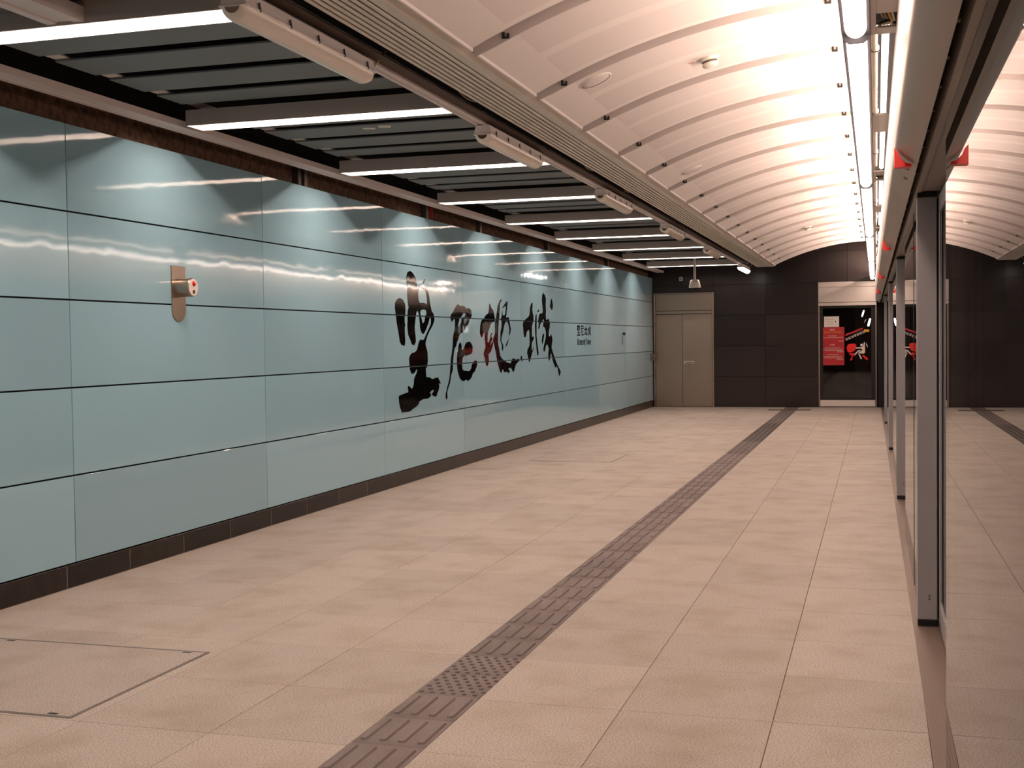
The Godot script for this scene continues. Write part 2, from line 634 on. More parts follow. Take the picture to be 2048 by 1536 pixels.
# brush strokes in centimetres on the wall: distance along the platform, height; then the holes of a stroke
const STROKES := [
	[
		["1286,211.5 1278,209.5 1272,206 1271,200.5 1272,196.5 1273,193 1274,190 1275,185.5 1277,180 1281,171 1284,162.5 1289,158 1292,158.5 1297,157 1300,159 1301,164.5 1300,169 1300,175.5 1300,178.5 1302,180.5 1300,184 1300,189.5 1302,193 1303,197 1303,200.5 1302,205 1296,209.5"],
		["1318,243.5 1310,241 1307,236 1307,231 1310,224.5 1309,216 1310,207.5 1313,201.5 1310,198 1309,191.5 1309,186 1308,182.5 1308,178 1310,170 1316,164.5 1320,160 1323,158 1327,158.5 1330,157.5 1331,160 1334,161 1334,166.5 1332,173.5 1331,179 1333,184.5 1335,190.5 1337,195.5 1340,198 1343,197 1346,193 1347,187.5 1348,183 1349,177.5 1353,173 1358,170.5 1363,172.5 1370,177.5 1377,184 1380,188 1382,191 1385,190 1386,188 1385,183 1376,176 1368,170 1363,166 1360,164 1355,164 1350,164.5 1345,162.5 1342,159 1340,155.5 1336,151.5 1327,149 1324,149.5 1317,147.5 1312,143.5 1312,140 1313,134 1314,129.5 1318,125.5 1321,124.5 1325,125 1330,126.5 1335,130 1337,128 1335,125 1331,122.5 1327,119 1326,115.5 1325,111.5 1322,109 1319,107.5 1313,110 1310,111.5 1306,110 1307,108 1308,104 1300,103.5 1291,102.5 1280,101.5 1278,99.5 1279,94 1282,87.5 1286,83.5 1287,81.5 1293,82 1305,81.5 1313,82 1323,84.5 1334,86.5 1342,89.5 1341,91 1347,92.5 1357,94 1367,93.5 1374,94 1381,96 1383,98 1378,100.5 1387,103.5 1393,102.5 1385,98.5 1388,96.5 1396,95 1401,95 1405,99.5 1408,101 1410,103.5 1412,106.5 1410,110.5 1416,110 1417,111 1411,115 1408,118 1397,117.5 1389,116.5 1383,117.5 1379,119 1373,119 1367,120 1366,126 1366,130.5 1370,131 1371,134 1373,138.5 1373,143.5 1372,150.5 1368,155 1366,159.5 1368,163 1372,168 1379,173.5 1387,178.5 1394,183.5 1398,188 1397,192 1395,195.5 1389,198.5 1386,203.5 1383,209.5 1381,216.5 1378,222 1372,226 1365,227 1359,226.5 1354,227.5 1349,226.5 1344,223.5 1342,226 1339,232.5 1337,235.5 1333,239 1325,242.5", "1358,225.5 1349,224.5 1345,220.5 1344,215 1345,210.5 1349,207.5 1361,208 1367,207.5 1372,206 1373,207.5 1373,213.5 1370,219.5 1367,224", "1358,200 1351,198 1350,195.5 1353,191 1356,185 1359,183.5 1364,186.5 1366,191 1371,195.5 1370,198.5 1364,200"],
		["1366,236.5 1362,234 1359,230.5 1366,232 1368,235.5"]
	],
	[
		["1486,209.5 1480,207.5 1473,203.5 1467,199.5 1460,196.5 1457,193.5 1456,191.5 1459,189 1462,186 1465,188.5 1469,190 1473,190.5 1474,186.5 1473,182 1472,177.5 1470,174 1471,175 1467,171 1465,166 1464,160.5 1463,155.5 1460,147.5 1456,140.5 1455,135 1453,128 1451,121 1449,115 1445,109.5 1441,105.5 1439,101 1435,98 1434,92.5 1436,89.5 1439,89.5 1441,93 1440,98 1443,101.5 1446,105 1451,109 1454,115 1456,119.5 1462,125 1463,131.5 1464,137.5 1466,143.5 1468,148.5 1471,153 1477,156 1479,160 1484,164 1488,167.5 1491,171 1497,172.5 1503,173 1507,175 1506,174.5 1511,177 1519,181 1526,184 1531,187.5 1533,190.5 1538,192.5 1541,196 1540,200.5 1538,203.5 1532,205 1525,205.5 1519,204 1516,206.5 1510,207.5 1504,208 1495,207.5 1491,208.5", "1508,199 1502,195.5 1498,193.5 1491,191.5 1489,187.5 1486,184.5 1485,180.5 1488,181 1494,184 1498,186.5 1499,190 1501,192.5 1511,193.5 1517,197 1513,198.5"],
		["1493,160.5 1488,158.5 1484,153 1481,146.5 1479,139 1479,131.5 1481,124 1483,121.5 1490,113.5 1499,110.5 1507,110 1513,112 1521,109.5 1531,111.5 1537,114 1543,119.5 1551,121 1554,124 1559,127 1561,130.5 1562,134 1558,135.5 1551,136 1546,134 1539,131 1536,126 1531,123.5 1526,122.5 1520,123 1514,123.5 1507,123.5 1500,125.5 1499,131 1500,136.5 1502,141 1507,142.5 1512,143.5 1516,142.5 1522,143.5 1534,144.5 1541,146.5 1543,152 1543,155.5 1538,159 1531,161.5 1525,161 1518,160.5 1512,157.5 1508,153.5 1502,150 1498,152 1498,156 1496,159.5"]
	],
	[
		["1621,214.5 1618,211.5 1617,206 1614,201.5 1612,199.5 1605,198.5 1599,196 1594,192.5 1585,191 1580,187 1577,183 1575,176 1575,172 1578,169.5 1582,166.5 1586,168 1590,172 1596,174.5 1597,174 1596,169 1596,164 1598,158 1599,154 1596,150.5 1592,147.5 1590,144 1594,139 1597,134.5 1600,129.5 1606,127 1610,129.5 1614,134 1613,138.5 1612,143 1616,145 1623,146.5 1626,149.5 1630,153.5 1633,156.5 1634,160.5 1630,161.5 1623,156 1621,156 1625,160.5 1632,164.5 1625,168.5 1631,173 1625,172.5 1621,166.5 1616,161.5 1612,159.5 1609,160.5 1609,165.5 1610,171.5 1612,175 1618,179 1622,183.5 1627,186.5 1634,188.5 1642,188.5 1645,192.5 1643,195 1641,198.5 1639,202.5 1635,205.5 1629,207.5 1626,210.5"],
		["1674,221.5 1668,219 1662,215 1657,211 1655,205.5 1652,200 1650,194.5 1645,189 1643,182 1643,174.5 1643,171.5 1636,166.5 1634,161.5 1639,157 1642,151.5 1646,145.5 1649,139.5 1652,133.5 1656,128 1661,123 1665,118 1670,116 1674,117.5 1675,120.5 1680,121 1684,117.5 1691,116 1699,117.5 1706,114.5 1712,116.5 1715,118 1706,120 1710,122 1719,122.5 1725,119 1729,116.5 1734,115.5 1738,119.5 1742,123.5 1746,127 1757,130 1770,133 1757,135 1748,133.5 1738,135.5 1729,136 1724,132.5 1717,128.5 1709,129.5 1699,130.5 1691,133 1682,134.5 1674,137 1667,141 1665,145.5 1662,151 1658,156 1657,161.5 1658,167.5 1658,174 1659,175 1660,182 1662,189.5 1664,194.5 1666,202 1668,209 1668,214 1672,217.5 1677,219.5 1677,221"],
		["1703,219.5 1698,217.5 1691,214.5 1682,210.5 1682,208.5 1690,211 1698,213 1697,208 1695,203 1691,199 1686,198.5 1681,199.5 1680,206 1678,202 1676,196.5 1672,193.5 1666,192.5 1666,191.5 1675,191 1676,186 1674,180.5 1670,175.5 1669,172.5 1669,167.5 1668,163.5 1672,158.5 1676,155.5 1675,151 1679,147 1681,149 1683,154 1681,157 1674,161 1674,165.5 1678,170.5 1681,174 1682,174 1686,180.5 1690,186 1697,190 1703,190 1708,187 1714,180.5 1714,176 1712,173 1713,172 1713,168.5 1708,164 1701,160 1695,155.5 1692,152.5 1700,155 1706,159.5 1709,164 1713,168.5 1718,172.5 1719,174 1722,179 1719,183.5 1716,189 1713,193.5 1711,196.5 1707,197 1702,195.5 1698,196 1700,199 1702,204.5 1705,212 1707,218.5"],
		["1774,139.5 1771,136.5 1773,133.5 1778,130 1781,131 1780,134.5 1779,138"]
	],
	[
		["1838,221.5 1832,218.5 1827,213 1825,207 1822,201 1813,197.5 1802,195 1792,192 1786,188.5 1786,184 1787,182.5 1789,175 1791,169 1796,166.5 1801,168 1804,172 1808,176 1818,179 1822,174 1822,166.5 1823,159.5 1821,154 1812,149.5 1807,143.5 1811,139 1814,133.5 1818,127.5 1824,131.5 1830,137 1837,143.5 1845,149.5 1846,153 1839,147.5 1834,146 1833,150.5 1835,158.5 1844,163.5 1847,167 1842,169 1836,166.5 1836,175 1837,183.5 1838,185.5 1842,189.5 1846,193.5 1846,201.5 1841,206.5 1840,211 1842,216.5 1841,220"],
		["1880,212 1873,209.5 1868,207 1877,207 1881,210"],
		["1864,204.5 1858,200.5 1856,193.5 1854,186.5 1854,183 1855,175 1857,164 1861,152.5 1863,145.5 1867,138.5 1871,137.5 1874,142 1871,150 1866,159.5 1863,169.5 1864,181 1864,185.5 1865,193.5 1865,201.5"],
		["1908,239 1900,235 1898,226.5 1900,218.5 1903,210.5 1901,207 1896,205 1888,205.5 1879,202.5 1877,198.5 1873,193.5 1872,191.5 1877,189.5 1875,183.5 1874,183 1876,179.5 1881,181.5 1885,185.5 1884,186.5 1890,189.5 1900,192.5 1902,195.5 1908,196 1909,193 1904,189 1904,184.5 1903,184.5 1914,182.5 1920,176.5 1920,169.5 1916,162.5 1908,154.5 1903,148.5 1905,144.5 1911,143.5 1915,146.5 1917,151 1926,156 1930,154.5 1937,148.5 1934,140.5 1934,134.5 1936,129.5 1941,128.5 1945,133 1948,138.5 1953,141 1956,136.5 1960,130.5 1968,123 1980,115.5 1987,118.5 1994,115.5 1999,107.5 2004,100.5 2015,108 2006,114 1994,120 1980,129 1971,136 1962,143.5 1955,149.5 1958,156.5 1962,162.5 1959,168.5 1952,172.5 1941,168.5 1937,172 1940,178.5 1946,185.5 1943,184 1947,189.5 1941,195.5 1937,198 1930,196 1923,195.5 1921,202.5 1923,211 1921,219 1923,229.5 1918,234.5"],
		["1904,173.5 1898,169.5 1894,162 1897,155.5 1902,159 1906,165 1910,172"],
		["1958,231 1953,227 1951,221.5 1947,218 1954,214.5 1959,211.5 1965,214.5 1968,220.5 1964,225.5 1961,230"]
	]
]

func panel_rows(p: PackedVector2Array) -> Array:
	var out := []
	for r in 5:
		var y0 := 0.15823 + 0.58728 * r + 0.0065
		var y1 := y0 + 0.58728 - 0.013
		var rect := PackedVector2Array([Vector2(0, y0), Vector2(60, y0), Vector2(60, y1), Vector2(0, y1)])
		for q in Geometry2D.intersect_polygons(p, rect):
			if q.size() > 2:
				out.append(q)
	return out

func build_wall_things():
	# brush lettering
	var o := thing("wall_lettering", "large black brush calligraphy of four characters reading down the blue glass wall", "lettering", Vector3(WALL_X, 0, 0))
	for g in STROKES:
		var ch := Node3D.new()
		ch.name = "character"
		o.add_child(ch, true)
		for s in g:
			var st := st_new()
			var cells := [pts(s[0], 0.01)]
			for h in range(1, s.size()):
				var hole := pts(s[h], 0.01)
				var c := Vector2.ZERO
				for v in hole:
					c += v / hole.size()
				var next := []
				for cell in cells:
					for side in [[c.x - 40, c.x], [c.x, c.x + 40]]:
						var half := PackedVector2Array([Vector2(side[0], -5), Vector2(side[1], -5), Vector2(side[1], 9), Vector2(side[0], 9)])
						for piece in Geometry2D.intersect_polygons(cell, half):
							for cut in Geometry2D.clip_polygons(piece, hole):
								next.append(cut)
				cells = next
			for cell in cells:
				for q in panel_rows(cell):
					add_plate(st, q, 0.0028, Vector3(-0.001, 0, 0), Vector3(0, 0, -1), Vector3(0, 1, 0))
			put("brush_stroke", done(st), M.ink, ch)
	# small printed name
	var sg := thing("name_lettering", "small black printed station name in two lines near the far end of the wall", "lettering", Vector3(WALL_X, 0, 0))
	var glyphs := [
		"1,9.5 1,5.4|1,9.5 4.6,9.5|1,5.4 4.8,5.4|2.2,9.5 2.2,5.4|2.2,8.2 4.4,8.2|2.2,6.8 4.4,6.8|4.2,8.2 4.2,6.8|5.4,9.3 9.2,9.3|9.2,9.3 5.6,5.4|5.8,8.6 9.4,5.4|5,4.6 5,0.6|2,3 8,3|0.8,0.6 9.2,0.6",
		"1.6,9.4 8.8,9.4|8.8,9.4 8.8,7|1.8,7 8.8,7|1.8,9.4 1.6,4|1.6,4 0.6,0.4|3.6,5.6 3.6,0.8|3.6,0.8 9,0.8|9,0.8 9.2,2.2|3.6,3 8,4.8",
		"2.2,9 2.2,1.6|0.6,6.2 4,6.2|0.4,1.2 4.2,2.4|4.6,6.2 9,7.2|9,7.2 8.8,3.4|6.8,9.6 6.8,2.6|5,7.6 5,1|5,1 9.2,1|9.2,1 9.4,2.4",
		"2,9 2,1.8|0.6,6.2 3.6,6.2|0.4,1.2 3.8,2.4|4.4,7.6 9.6,7.6|4.6,7.6 4.4,3|4.4,3 3.8,0.6|4.6,5 6.4,5|6.4,5 6.2,2.6|7,9.6 7.6,4|7.6,4 9.6,0.6|9.6,0.6 9.8,2|9,6 6.4,1.2|8.4,9.4 9.2,8.6"]
	for i in 4:
		var st := st_new()
		for s in glyphs[i].split("|"):
			var e := pts(s)
			var k := Vector2(0.0270, 0.0185)
			var a := Vector2(21.36 + 0.285 * i, 1.700) + e[0] * k * Vector2(0.92, 1)
			var b := Vector2(21.36 + 0.285 * i, 1.700) + e[1] * k * Vector2(0.92, 1)
			var n := (b - a).normalized().orthogonal() * 0.011
			var ex := (b - a).normalized() * 0.009
			add_plate(st, PackedVector2Array([a - n - ex, b - n + ex, b + n + ex, a + n - ex]), 0.0022, Vector3(-0.001, 0, 0), Vector3(0, 0, -1), Vector3(0, 1, 0))
		put("character", done(st), M.ink, sg)
	var tm := TextMesh.new()
	var sf := SystemFont.new()
	sf.font_names = PackedStringArray(["Droid Serif"])
	sf.font_weight = 700
	tm.font = sf
	tm.text = "Kennedy Town"
	tm.font_size = 32
	tm.pixel_size = 0.00455
	tm.depth = 0.003
	var t := put("text_line", tm, M.ink, sg, Vector3(0.0005, 1.585, -21.92))
	t.rotation.y = PI / 2
	# call point
	var cp := thing("call_point", "stainless steel wall plate with a short round drum and red lens on the blue glass", "wall fitting", Vector3(WALL_X + 0.004, 2.05, -8.292))
	var plate := PackedVector2Array([Vector2(-0.095, 0.168), Vector2(-0.095, -0.165)])
	for k in 13:
		var a := PI + PI * k / 12.0
		plate.append(Vector2(cos(a) * 0.095, -0.165 + sin(a) * 0.095))
	plate.append(Vector2(0.095, 0.168))
	var ps := st_new()
	add_plate(ps, plate, 0.008, Vector3(-0.004, 0, 0), Vector3(0, 0, -1), Vector3(0, 1, 0))
	put("plate", done(ps), M.steel, cp)
	var drum := put("drum", lathe(pts("0,0 0.072,0 0.072,0.118 0.068,0.125 0,0.125"), 32, false), M.steel, cp, Vector3(0.004, 0.0, 0))
	drum.rotation.z = -PI / 2
	put("face", lathe(pts("0,0.131 0.062,0.131 0.066,0.128 0.066,0.12"), 32, false), M.cream, drum)
	put("lens", lathe(pts("0.02,0.13 0.018,0.138 0.01,0.143 0,0.144"), 16), M.red_lens, drum, Vector3(-0.028, 0, 0))
	put("microphone", lathe(pts("0.016,0.13 0.015,0.1335 0,0.134"), 16, false), M.black, drum, Vector3(0.034, 0, 0))
	# hook
	var hk := thing("hook", "small black knob with thin drop cord on the wall beyond the printed name", "hook", Vector3(WALL_X, 1.745, -25.45))
	put("knob", lathe(pts("0,0.07 0.025,0.065 0.035,0.045 0.03,0.02 0.014,0.012 0.014,0"), 14), M.black, hk).rotation.z = -PI / 2
	put("cord", tube(PackedVector3Array([Vector3(0.03, -0.01, 0.02), Vector3(0.012, -0.06, 0.05), Vector3(0.008, -0.23, 0.05)]), 0.007, 6), M.steel_dark, hk)
	var lt := thing("latch_box", "small grey latch box at the far corner of the glass wall beside the steel door", "wall fitting", Vector3(WALL_X, 1.20, -28.8))
	put("body", box(Vector3(0.07, 0.16, 0.09), 0.008), M.steel_dark, lt, Vector3(0.035, 0, 0))
	put("bolt", box(Vector3(0.03, 0.05, 0.14), 0.006), M.steel, lt, Vector3(0.085, 0.02, 0))

# ------------------------------------------------------------------ end wall with its two doors
func build_wall_end():
	var rng := RandomNumberGenerator.new()
	rng.seed = 12
	var w := struct("wall_end")
	# backing with two openings
	var st := st_new()
	for b in [[-5.3, -5.13, 0.0, 2.72], [-3.69, -1.29, 0.0, 2.72], [-5.3, -1.29, 2.72, 4.4], [-1.29, 0.7, 2.89, 4.4], [0.02, 0.7, 0.0, 2.89]]:
		add_box(st, Vector3((b[0] + b[1]) * 0.5, (b[2] + b[3]) * 0.5, -END_D - 0.135), Vector3(b[1] - b[0], b[3] - b[2], 0.22))
	put("backing", done(st), M.joint, w)
	var ys := [0.0, 0.72, 1.44, 2.16, 2.88, 3.6, 4.3]
	var xs := [-5.13, -3.69, -2.49, -1.29, -0.635, 0.02]
	for c in 5:
		for r in 6:
			var y0: float = ys[r]
			var y1: float = ys[r + 1]
			if c == 0 and r < 4:
				if r < 3:
					continue
				y0 = 2.72
			if c >= 3 and r < 4:
				continue
			if y0 < 2.885 and c >= 3:
				y0 = 2.89
			put("granite_panel", box(Vector3(xs[c + 1] - xs[c] - 0.004, y1 - y0 - 0.004, 0.024), 0.0015), M.granite[rng.randi() % 3], w, Vector3((xs[c] + xs[c + 1]) * 0.5, (y0 + y1) * 0.5, -END_D - 0.012))
	# steel service doors
	var d := struct("door_1")
	d.position = Vector3(-4.41, 0, -END_D)
	d.set_meta("label", "brushed steel double service door with a steel panel above it")
	var fr := st_new()
	add_box(fr, Vector3(-0.7, 1.36, -0.03), Vector3(0.04, 2.72, 0.1), 0.004)
	add_box(fr, Vector3(0.7, 1.36, -0.03), Vector3(0.04, 2.72, 0.1), 0.004)
	add_box(fr, Vector3(0, 2.705, -0.03), Vector3(1.36, 0.03, 0.1), 0.004)
	add_box(fr, Vector3(0, 2.255, -0.03), Vector3(1.36, 0.07, 0.09), 0.004)
	put("frame", done(fr), M.steel, d)
	put("transom_panel", box(Vector3(1.35, 0.39, 0.03), 0.003), M.steel, d, Vector3(0, 2.492, -0.045))
	var l1 := put("door_leaf", box(Vector3(0.643, 2.205, 0.045), 0.003), M.steel, d, Vector3(-0.356, 1.11, -0.05))
	var l2 := put("door_leaf", box(Vector3(0.703, 2.205, 0.045), 0.003), M.steel, d, Vector3(0.322, 1.11, -0.05))
	put("handle", tube(PackedVector3Array([Vector3(-0.27, -0.05, 0.02), Vector3(-0.27, -0.05, 0.065), Vector3(-0.10, -0.05, 0.065)]), 0.011, 8), M.steel, l2)
	put("lock_plate", box(Vector3(0.24, 0.06, 0.006), 0.002), M.cream, l2, Vector3(-0.2, -0.05, 0.025))
	for y in [-0.85, 0.0, 0.85]:
		put("hinge", tube(PackedVector3Array([Vector3(-0.32, y - 0.05, 0.025), Vector3(-0.32, y + 0.05, 0.025)]), 0.01, 8), M.steel_dark, l1)
	# end door of the screen
	var e := struct("door_2")
	e.position = Vector3(-0.64, 0, -END_D)
	e.set_meta("label", "glazed end door under a cream header in the dark end wall")
	put("header", prism(PackedVector2Array([Vector2(-0.645, 2.42), Vector2(0.645, 2.42), Vector2(0.645, 2.885), Vector2(-0.645, 2.885)]), -0.1, 0.045), M.cream, e)
	put("header_top", box(Vector3(1.29, 0.11, 0.02), 0.004), M.cream, e, Vector3(0, 2.825, 0.054))
	put("header_lip", box(Vector3(1.29, 0.072, 0.12), 0.006), M.cream, e, Vector3(0, 2.372, 0.0))
	put("shadow_gap", box(Vector3(1.28, 0.016, 0.1)), M.rubber, e, Vector3(0, 2.413, -0.015))
	for s in [[-0.63, 0.03], [0.632, 0.026]]:
		put("jamb", box(Vector3(s[1], 2.34, 0.1), 0.003), M.steel, e, Vector3(s[0], 1.17, -0.02))
	put("kick_plate", box(Vector3(1.22, 0.15, 0.07), 0.004), M.cream, e, Vector3(0, 0.09, -0.02))
	var ds := st_new()
	add_box(ds, Vector3(-0.58, 1.25, -0.02), Vector3(0.07, 2.17, 0.05), 0.003)
	add_box(ds, Vector3(0.57, 1.25, -0.02), Vector3(0.09, 2.17, 0.05), 0.003)
	add_box(ds, Vector3(-0.005, 2.31, -0.02), Vector3(1.08, 0.055, 0.05), 0.003)
	add_box(ds, Vector3(-0.005, 0.195, -0.02), Vector3(1.08, 0.06, 0.05), 0.003)
	put("door_stile", done(ds), M.rubber, e)
	put("glass_pane", box(Vector3(1.08, 2.06, 0.012)), M.glass_clear, e, Vector3(-0.005, 1.255, -0.02))

func build_end_things():
	# things stuck on the glass of the end door
	var z := -END_D - 0.0125
	var pa := thing("paper_notice", "small white paper notice taped above the red poster on the end door glass", "notice", Vector3(-0.992, 1.972, z))
	put("sheet", box(Vector3(0.335, 0.245, 0.003)), M.paper, pa)
	put("figure", lathe(pts("0,0.028 0.008,0.02 0.012,0 0.008,-0.02 0,-0.028"), 10), M.black, pa, Vector3(0.09, 0, 0.0)).scale = Vector3(1, 1, 0.3)
	for k in 3:
		put("text_line", box(Vector3(0.17 - 0.03 * (k % 2), 0.007, 0.004)), M.cable_light, pa, Vector3(-0.04, 0.05 - 0.05 * k, 0))
	var po := thing("red_poster", "tall red poster with rows of pale and yellow print on the end door glass", "poster", Vector3(-0.975, 1.408, z + 0.002))
	put("sheet", box(Vector3(0.535, 0.875, 0.004)), M.poster_red, po)
	var rng := RandomNumberGenerator.new()
	rng.seed = 31
	# rows: y, half width, x shift, letter height, colour
	for r in [[0.378, 0.055, 0.0, 0.040, 0], [0.322, 0.19, 0.0, 0.036, 1], [0.236, 0.09, 0.0, 0.026, 0], [0.200, 0.235, 0.0, 0.022, 0], [0.116, 0.05, 0.19, 0.022, 0], [0.030, 0.05, 0.0, 0.036, 0], [-0.035, 0.17, 0.0, 0.020, 0], [-0.070, 0.235, 0.0, 0.020, 0], [-0.098, 0.19, 0.02, 0.022, 0], [-0.128, 0.07, 0.17, 0.030, 0], [-0.195, 0.12, 0.0, 0.022, 0], [-0.235, 0.22, 0.0, 0.020, 0], [-0.268, 0.20, 0.02, 0.020, 0], [-0.300, 0.07, 0.165, 0.032, 0]]:
		var st := st_new()
		var x: float = r[2] - r[1]
		while x < r[2] + r[1]:
			var wd: float = r[3] * rng.randf_range(0.6, 0.9)
			add_box(st, Vector3(x + wd * 0.5, r[0] + r[3] * 0.28, 0.0028), Vector3(wd, r[3] * 0.22, 0.0012))
			add_box(st, Vector3(x + wd * rng.randf_range(0.3, 0.7), r[0], 0.0028), Vector3(r[3] * 0.2, r[3] * 0.9, 0.0012))
			add_box(st, Vector3(x + wd * 0.5, r[0] - r[3] * 0.3, 0.0028), Vector3(wd * 0.8, r[3] * 0.2, 0.0012))
			x += wd + r[3] * 0.25
		put("text_line", done(st), M.yellow_print if r[4] == 1 else M.white_print, po)
	# warning sticker: a sitting figure caught between doors, in white and red
	var wn := thing("warning_sticker", "slanted warning sticker with a white seated figure and red shapes on the end door glass", "sticker", Vector3(-0.39, 1.40, z + 0.002))
	var arc := st_new()
	for q in ["-0.30,0.27 -0.26,0.30 -0.12,0.345 0.06,0.42 0.10,0.425 0.09,0.39 -0.06,0.325 -0.20,0.275 -0.29,0.235"]:
		add_plate(arc, pts(q), 0.003, Vector3(0, 0, 0), Vector3.RIGHT, Vector3.UP)
	put("red_stripe", done(arc), M.poster_red, wn)
	var tx := st_new()
	for k in 7:
		var c := Vector3(-0.265 + 0.062 * k, 0.165 + 0.027 * k + (0.006 if k == 3 else 0.0), 0.0015)
		var bs := Basis(Vector3.BACK, 0.40)
		for s in [[0.0, 0.022, 0.05, 0.010], [0.0, 0.0, 0.05, 0.009], [0.0, -0.022, 0.05, 0.010], [-0.02, 0.0, 0.009, 0.054], [0.02 - 0.02 * (k % 2), 0.0, 0.010, 0.054]]:
			var bst := st_new()
			add_box(bst, Vector3(s[0], s[1], 0), Vector3(s[2], s[3], 0.003))
			tx.append_from(done(bst), 0, Transform3D(bs, c))
	put("lettering", tx.commit(), M.white_print, wn)
	var rd := st_new()
	for q in ["-0.27,-0.02 -0.235,0.045 -0.16,0.065 -0.08,0.06 -0.05,0.03 -0.07,-0.07 -0.10,-0.11 -0.20,-0.145 -0.245,-0.13", "-0.22,-0.17 -0.12,-0.15 -0.06,-0.20 -0.10,-0.225 -0.18,-0.205", "0.07,-0.215 0.11,-0.20 0.21,-0.285 0.19,-0.32 0.15,-0.30", "-0.16,-0.23 -0.13,-0.22 -0.15,-0.32 -0.19,-0.33"]:
		add_plate(rd, pts(q), 0.003, Vector3(0, 0, 0), Vector3.RIGHT, Vector3.UP)
	put("red_shape", done(rd), M.red, wn)
	var fg := st_new()
	for q in ["0.115,0.095 0.135,0.095 0.14,-0.14 0.115,-0.17 0.01,-0.165 0.0,-0.14 0.06,-0.11 0.085,-0.07 0.03,-0.05 -0.065,-0.05 -0.065,-0.025 0.06,-0.02 0.10,0.0", "-0.10,-0.18 -0.02,-0.10 0.03,-0.085 0.05,-0.11 0.0,-0.125 -0.08,-0.20", "-0.015,-0.16 0.02,-0.175 0.075,-0.29 0.045,-0.30"]:
		add_plate(fg, pts(q), 0.003, Vector3(0, 0, 0.0005), Vector3.RIGHT, Vector3.UP)
	add_plate(fg, rounded(0.062, 0.062, 0.03, 6, Vector2(0.065, 0.028)), 0.003, Vector3(0, 0, 0.0005), Vector3.RIGHT, Vector3.UP)
	add_plate(fg, pts("0.16,0.07 0.175,0.065 0.20,-0.01 0.185,-0.025 0.18,-0.005"), 0.003, Vector3(0, 0, 0.0005), Vector3.RIGHT, Vector3.UP)
	put("white_figure", done(fg), M.white_print, wn)
	var ys := thing("yellow_tag", "small yellow tag at the top corner of the end door sticker", "tag", Vector3(-0.215, 1.755, z + 0.002))
	put("plate", box(Vector3(0.115, 0.055, 0.004)), M.yellow_print, ys)
	# lamps in the tunnel beyond the end door
	var i := 0
	for p in [[-0.30, 2.16, 0.035, 0.16, 0.3, "tunnel lamp highest behind the end door glass"], [-0.16, 1.95, 0.05, 0.19, 0.25, "tunnel lamp just above the yellow tag behind the end door glass"], [-0.255, 1.985, 0.02, 0.09, 0.5, "faint smallest tunnel lamp between the two bright ones"]]:
		var lm := thing("tunnel_lamp", p[5], "lamp", Vector3(p[0], p[1], -END_D - 0.6), 0.0, "lamps behind the end door")
		put("tube", lathe(PackedVector2Array([Vector2(0, -p[3] * 0.5), Vector2(p[2] * 0.4, -p[3] * 0.46), Vector2(p[2] * 0.5, 0), Vector2(p[2] * 0.4, p[3] * 0.46), Vector2(0, p[3] * 0.5)]), 14), M.far_glow if i < 2 else M.diffuser_off, lm).rotation.z = -p[4]
		put("bracket", box(Vector3(0.03, 0.03, 0.14), 0.004), M.rubber, lm, Vector3(0, 0, -0.08))
		i += 1

# ------------------------------------------------------------------ the rest of the box
func build_shell():
	var len := END_D - BACK_D + 2.0
	var mid := -(END_D + BACK_D) * 0.5
	var c := struct("ceiling")
	put("slab", box(Vector3(11.0, 0.25, len)), M.slab, c, Vector3(-0.4, 4.42, mid))
	var b := struct("wall_behind")
	put("plaster", box(Vector3(11.0, 5.8, 0.25)), M.concrete, b, Vector3(-0.4, 1.55, -BACK_D + 0.33))
	var r := struct("wall_right")
	put("tunnel_wall", box(Vector3(0.25, 5.8, len)), M.tunnel, r, Vector3(4.9, 1.55, mid))
	put("tunnel_bed", box(Vector3(4.5, 0.25, len)), M.tunnel, r, Vector3(2.65, -1.3, mid))
	put("platform_edge", box(Vector3(0.16, 1.2, END_D - BACK_D)), M.tunnel, r, Vector3(0.30, -0.62, mid))
	put("tunnel_end", box(Vector3(5.4, 5.8, 0.25)), M.tunnel, r, Vector3(2.2, 1.55, -END_D - 1.5))
	put("tunnel_side", box(Vector3(0.2, 5.8, 1.4)), M.tunnel, r, Vector3(-1.45, 1.55, -END_D - 0.95))

# ------------------------------------------------------------------ arched metal ceiling
const VC := Vector2(-0.1, -0.99)
const VR := 4.67
func arch(x: float, up := 0.0) -> Vector3:
	var a := asin((x - VC.x) / VR)
	return Vector3(VC.x + sin(a) * (VR + up), VC.y + cos(a) * (VR + up), 0)

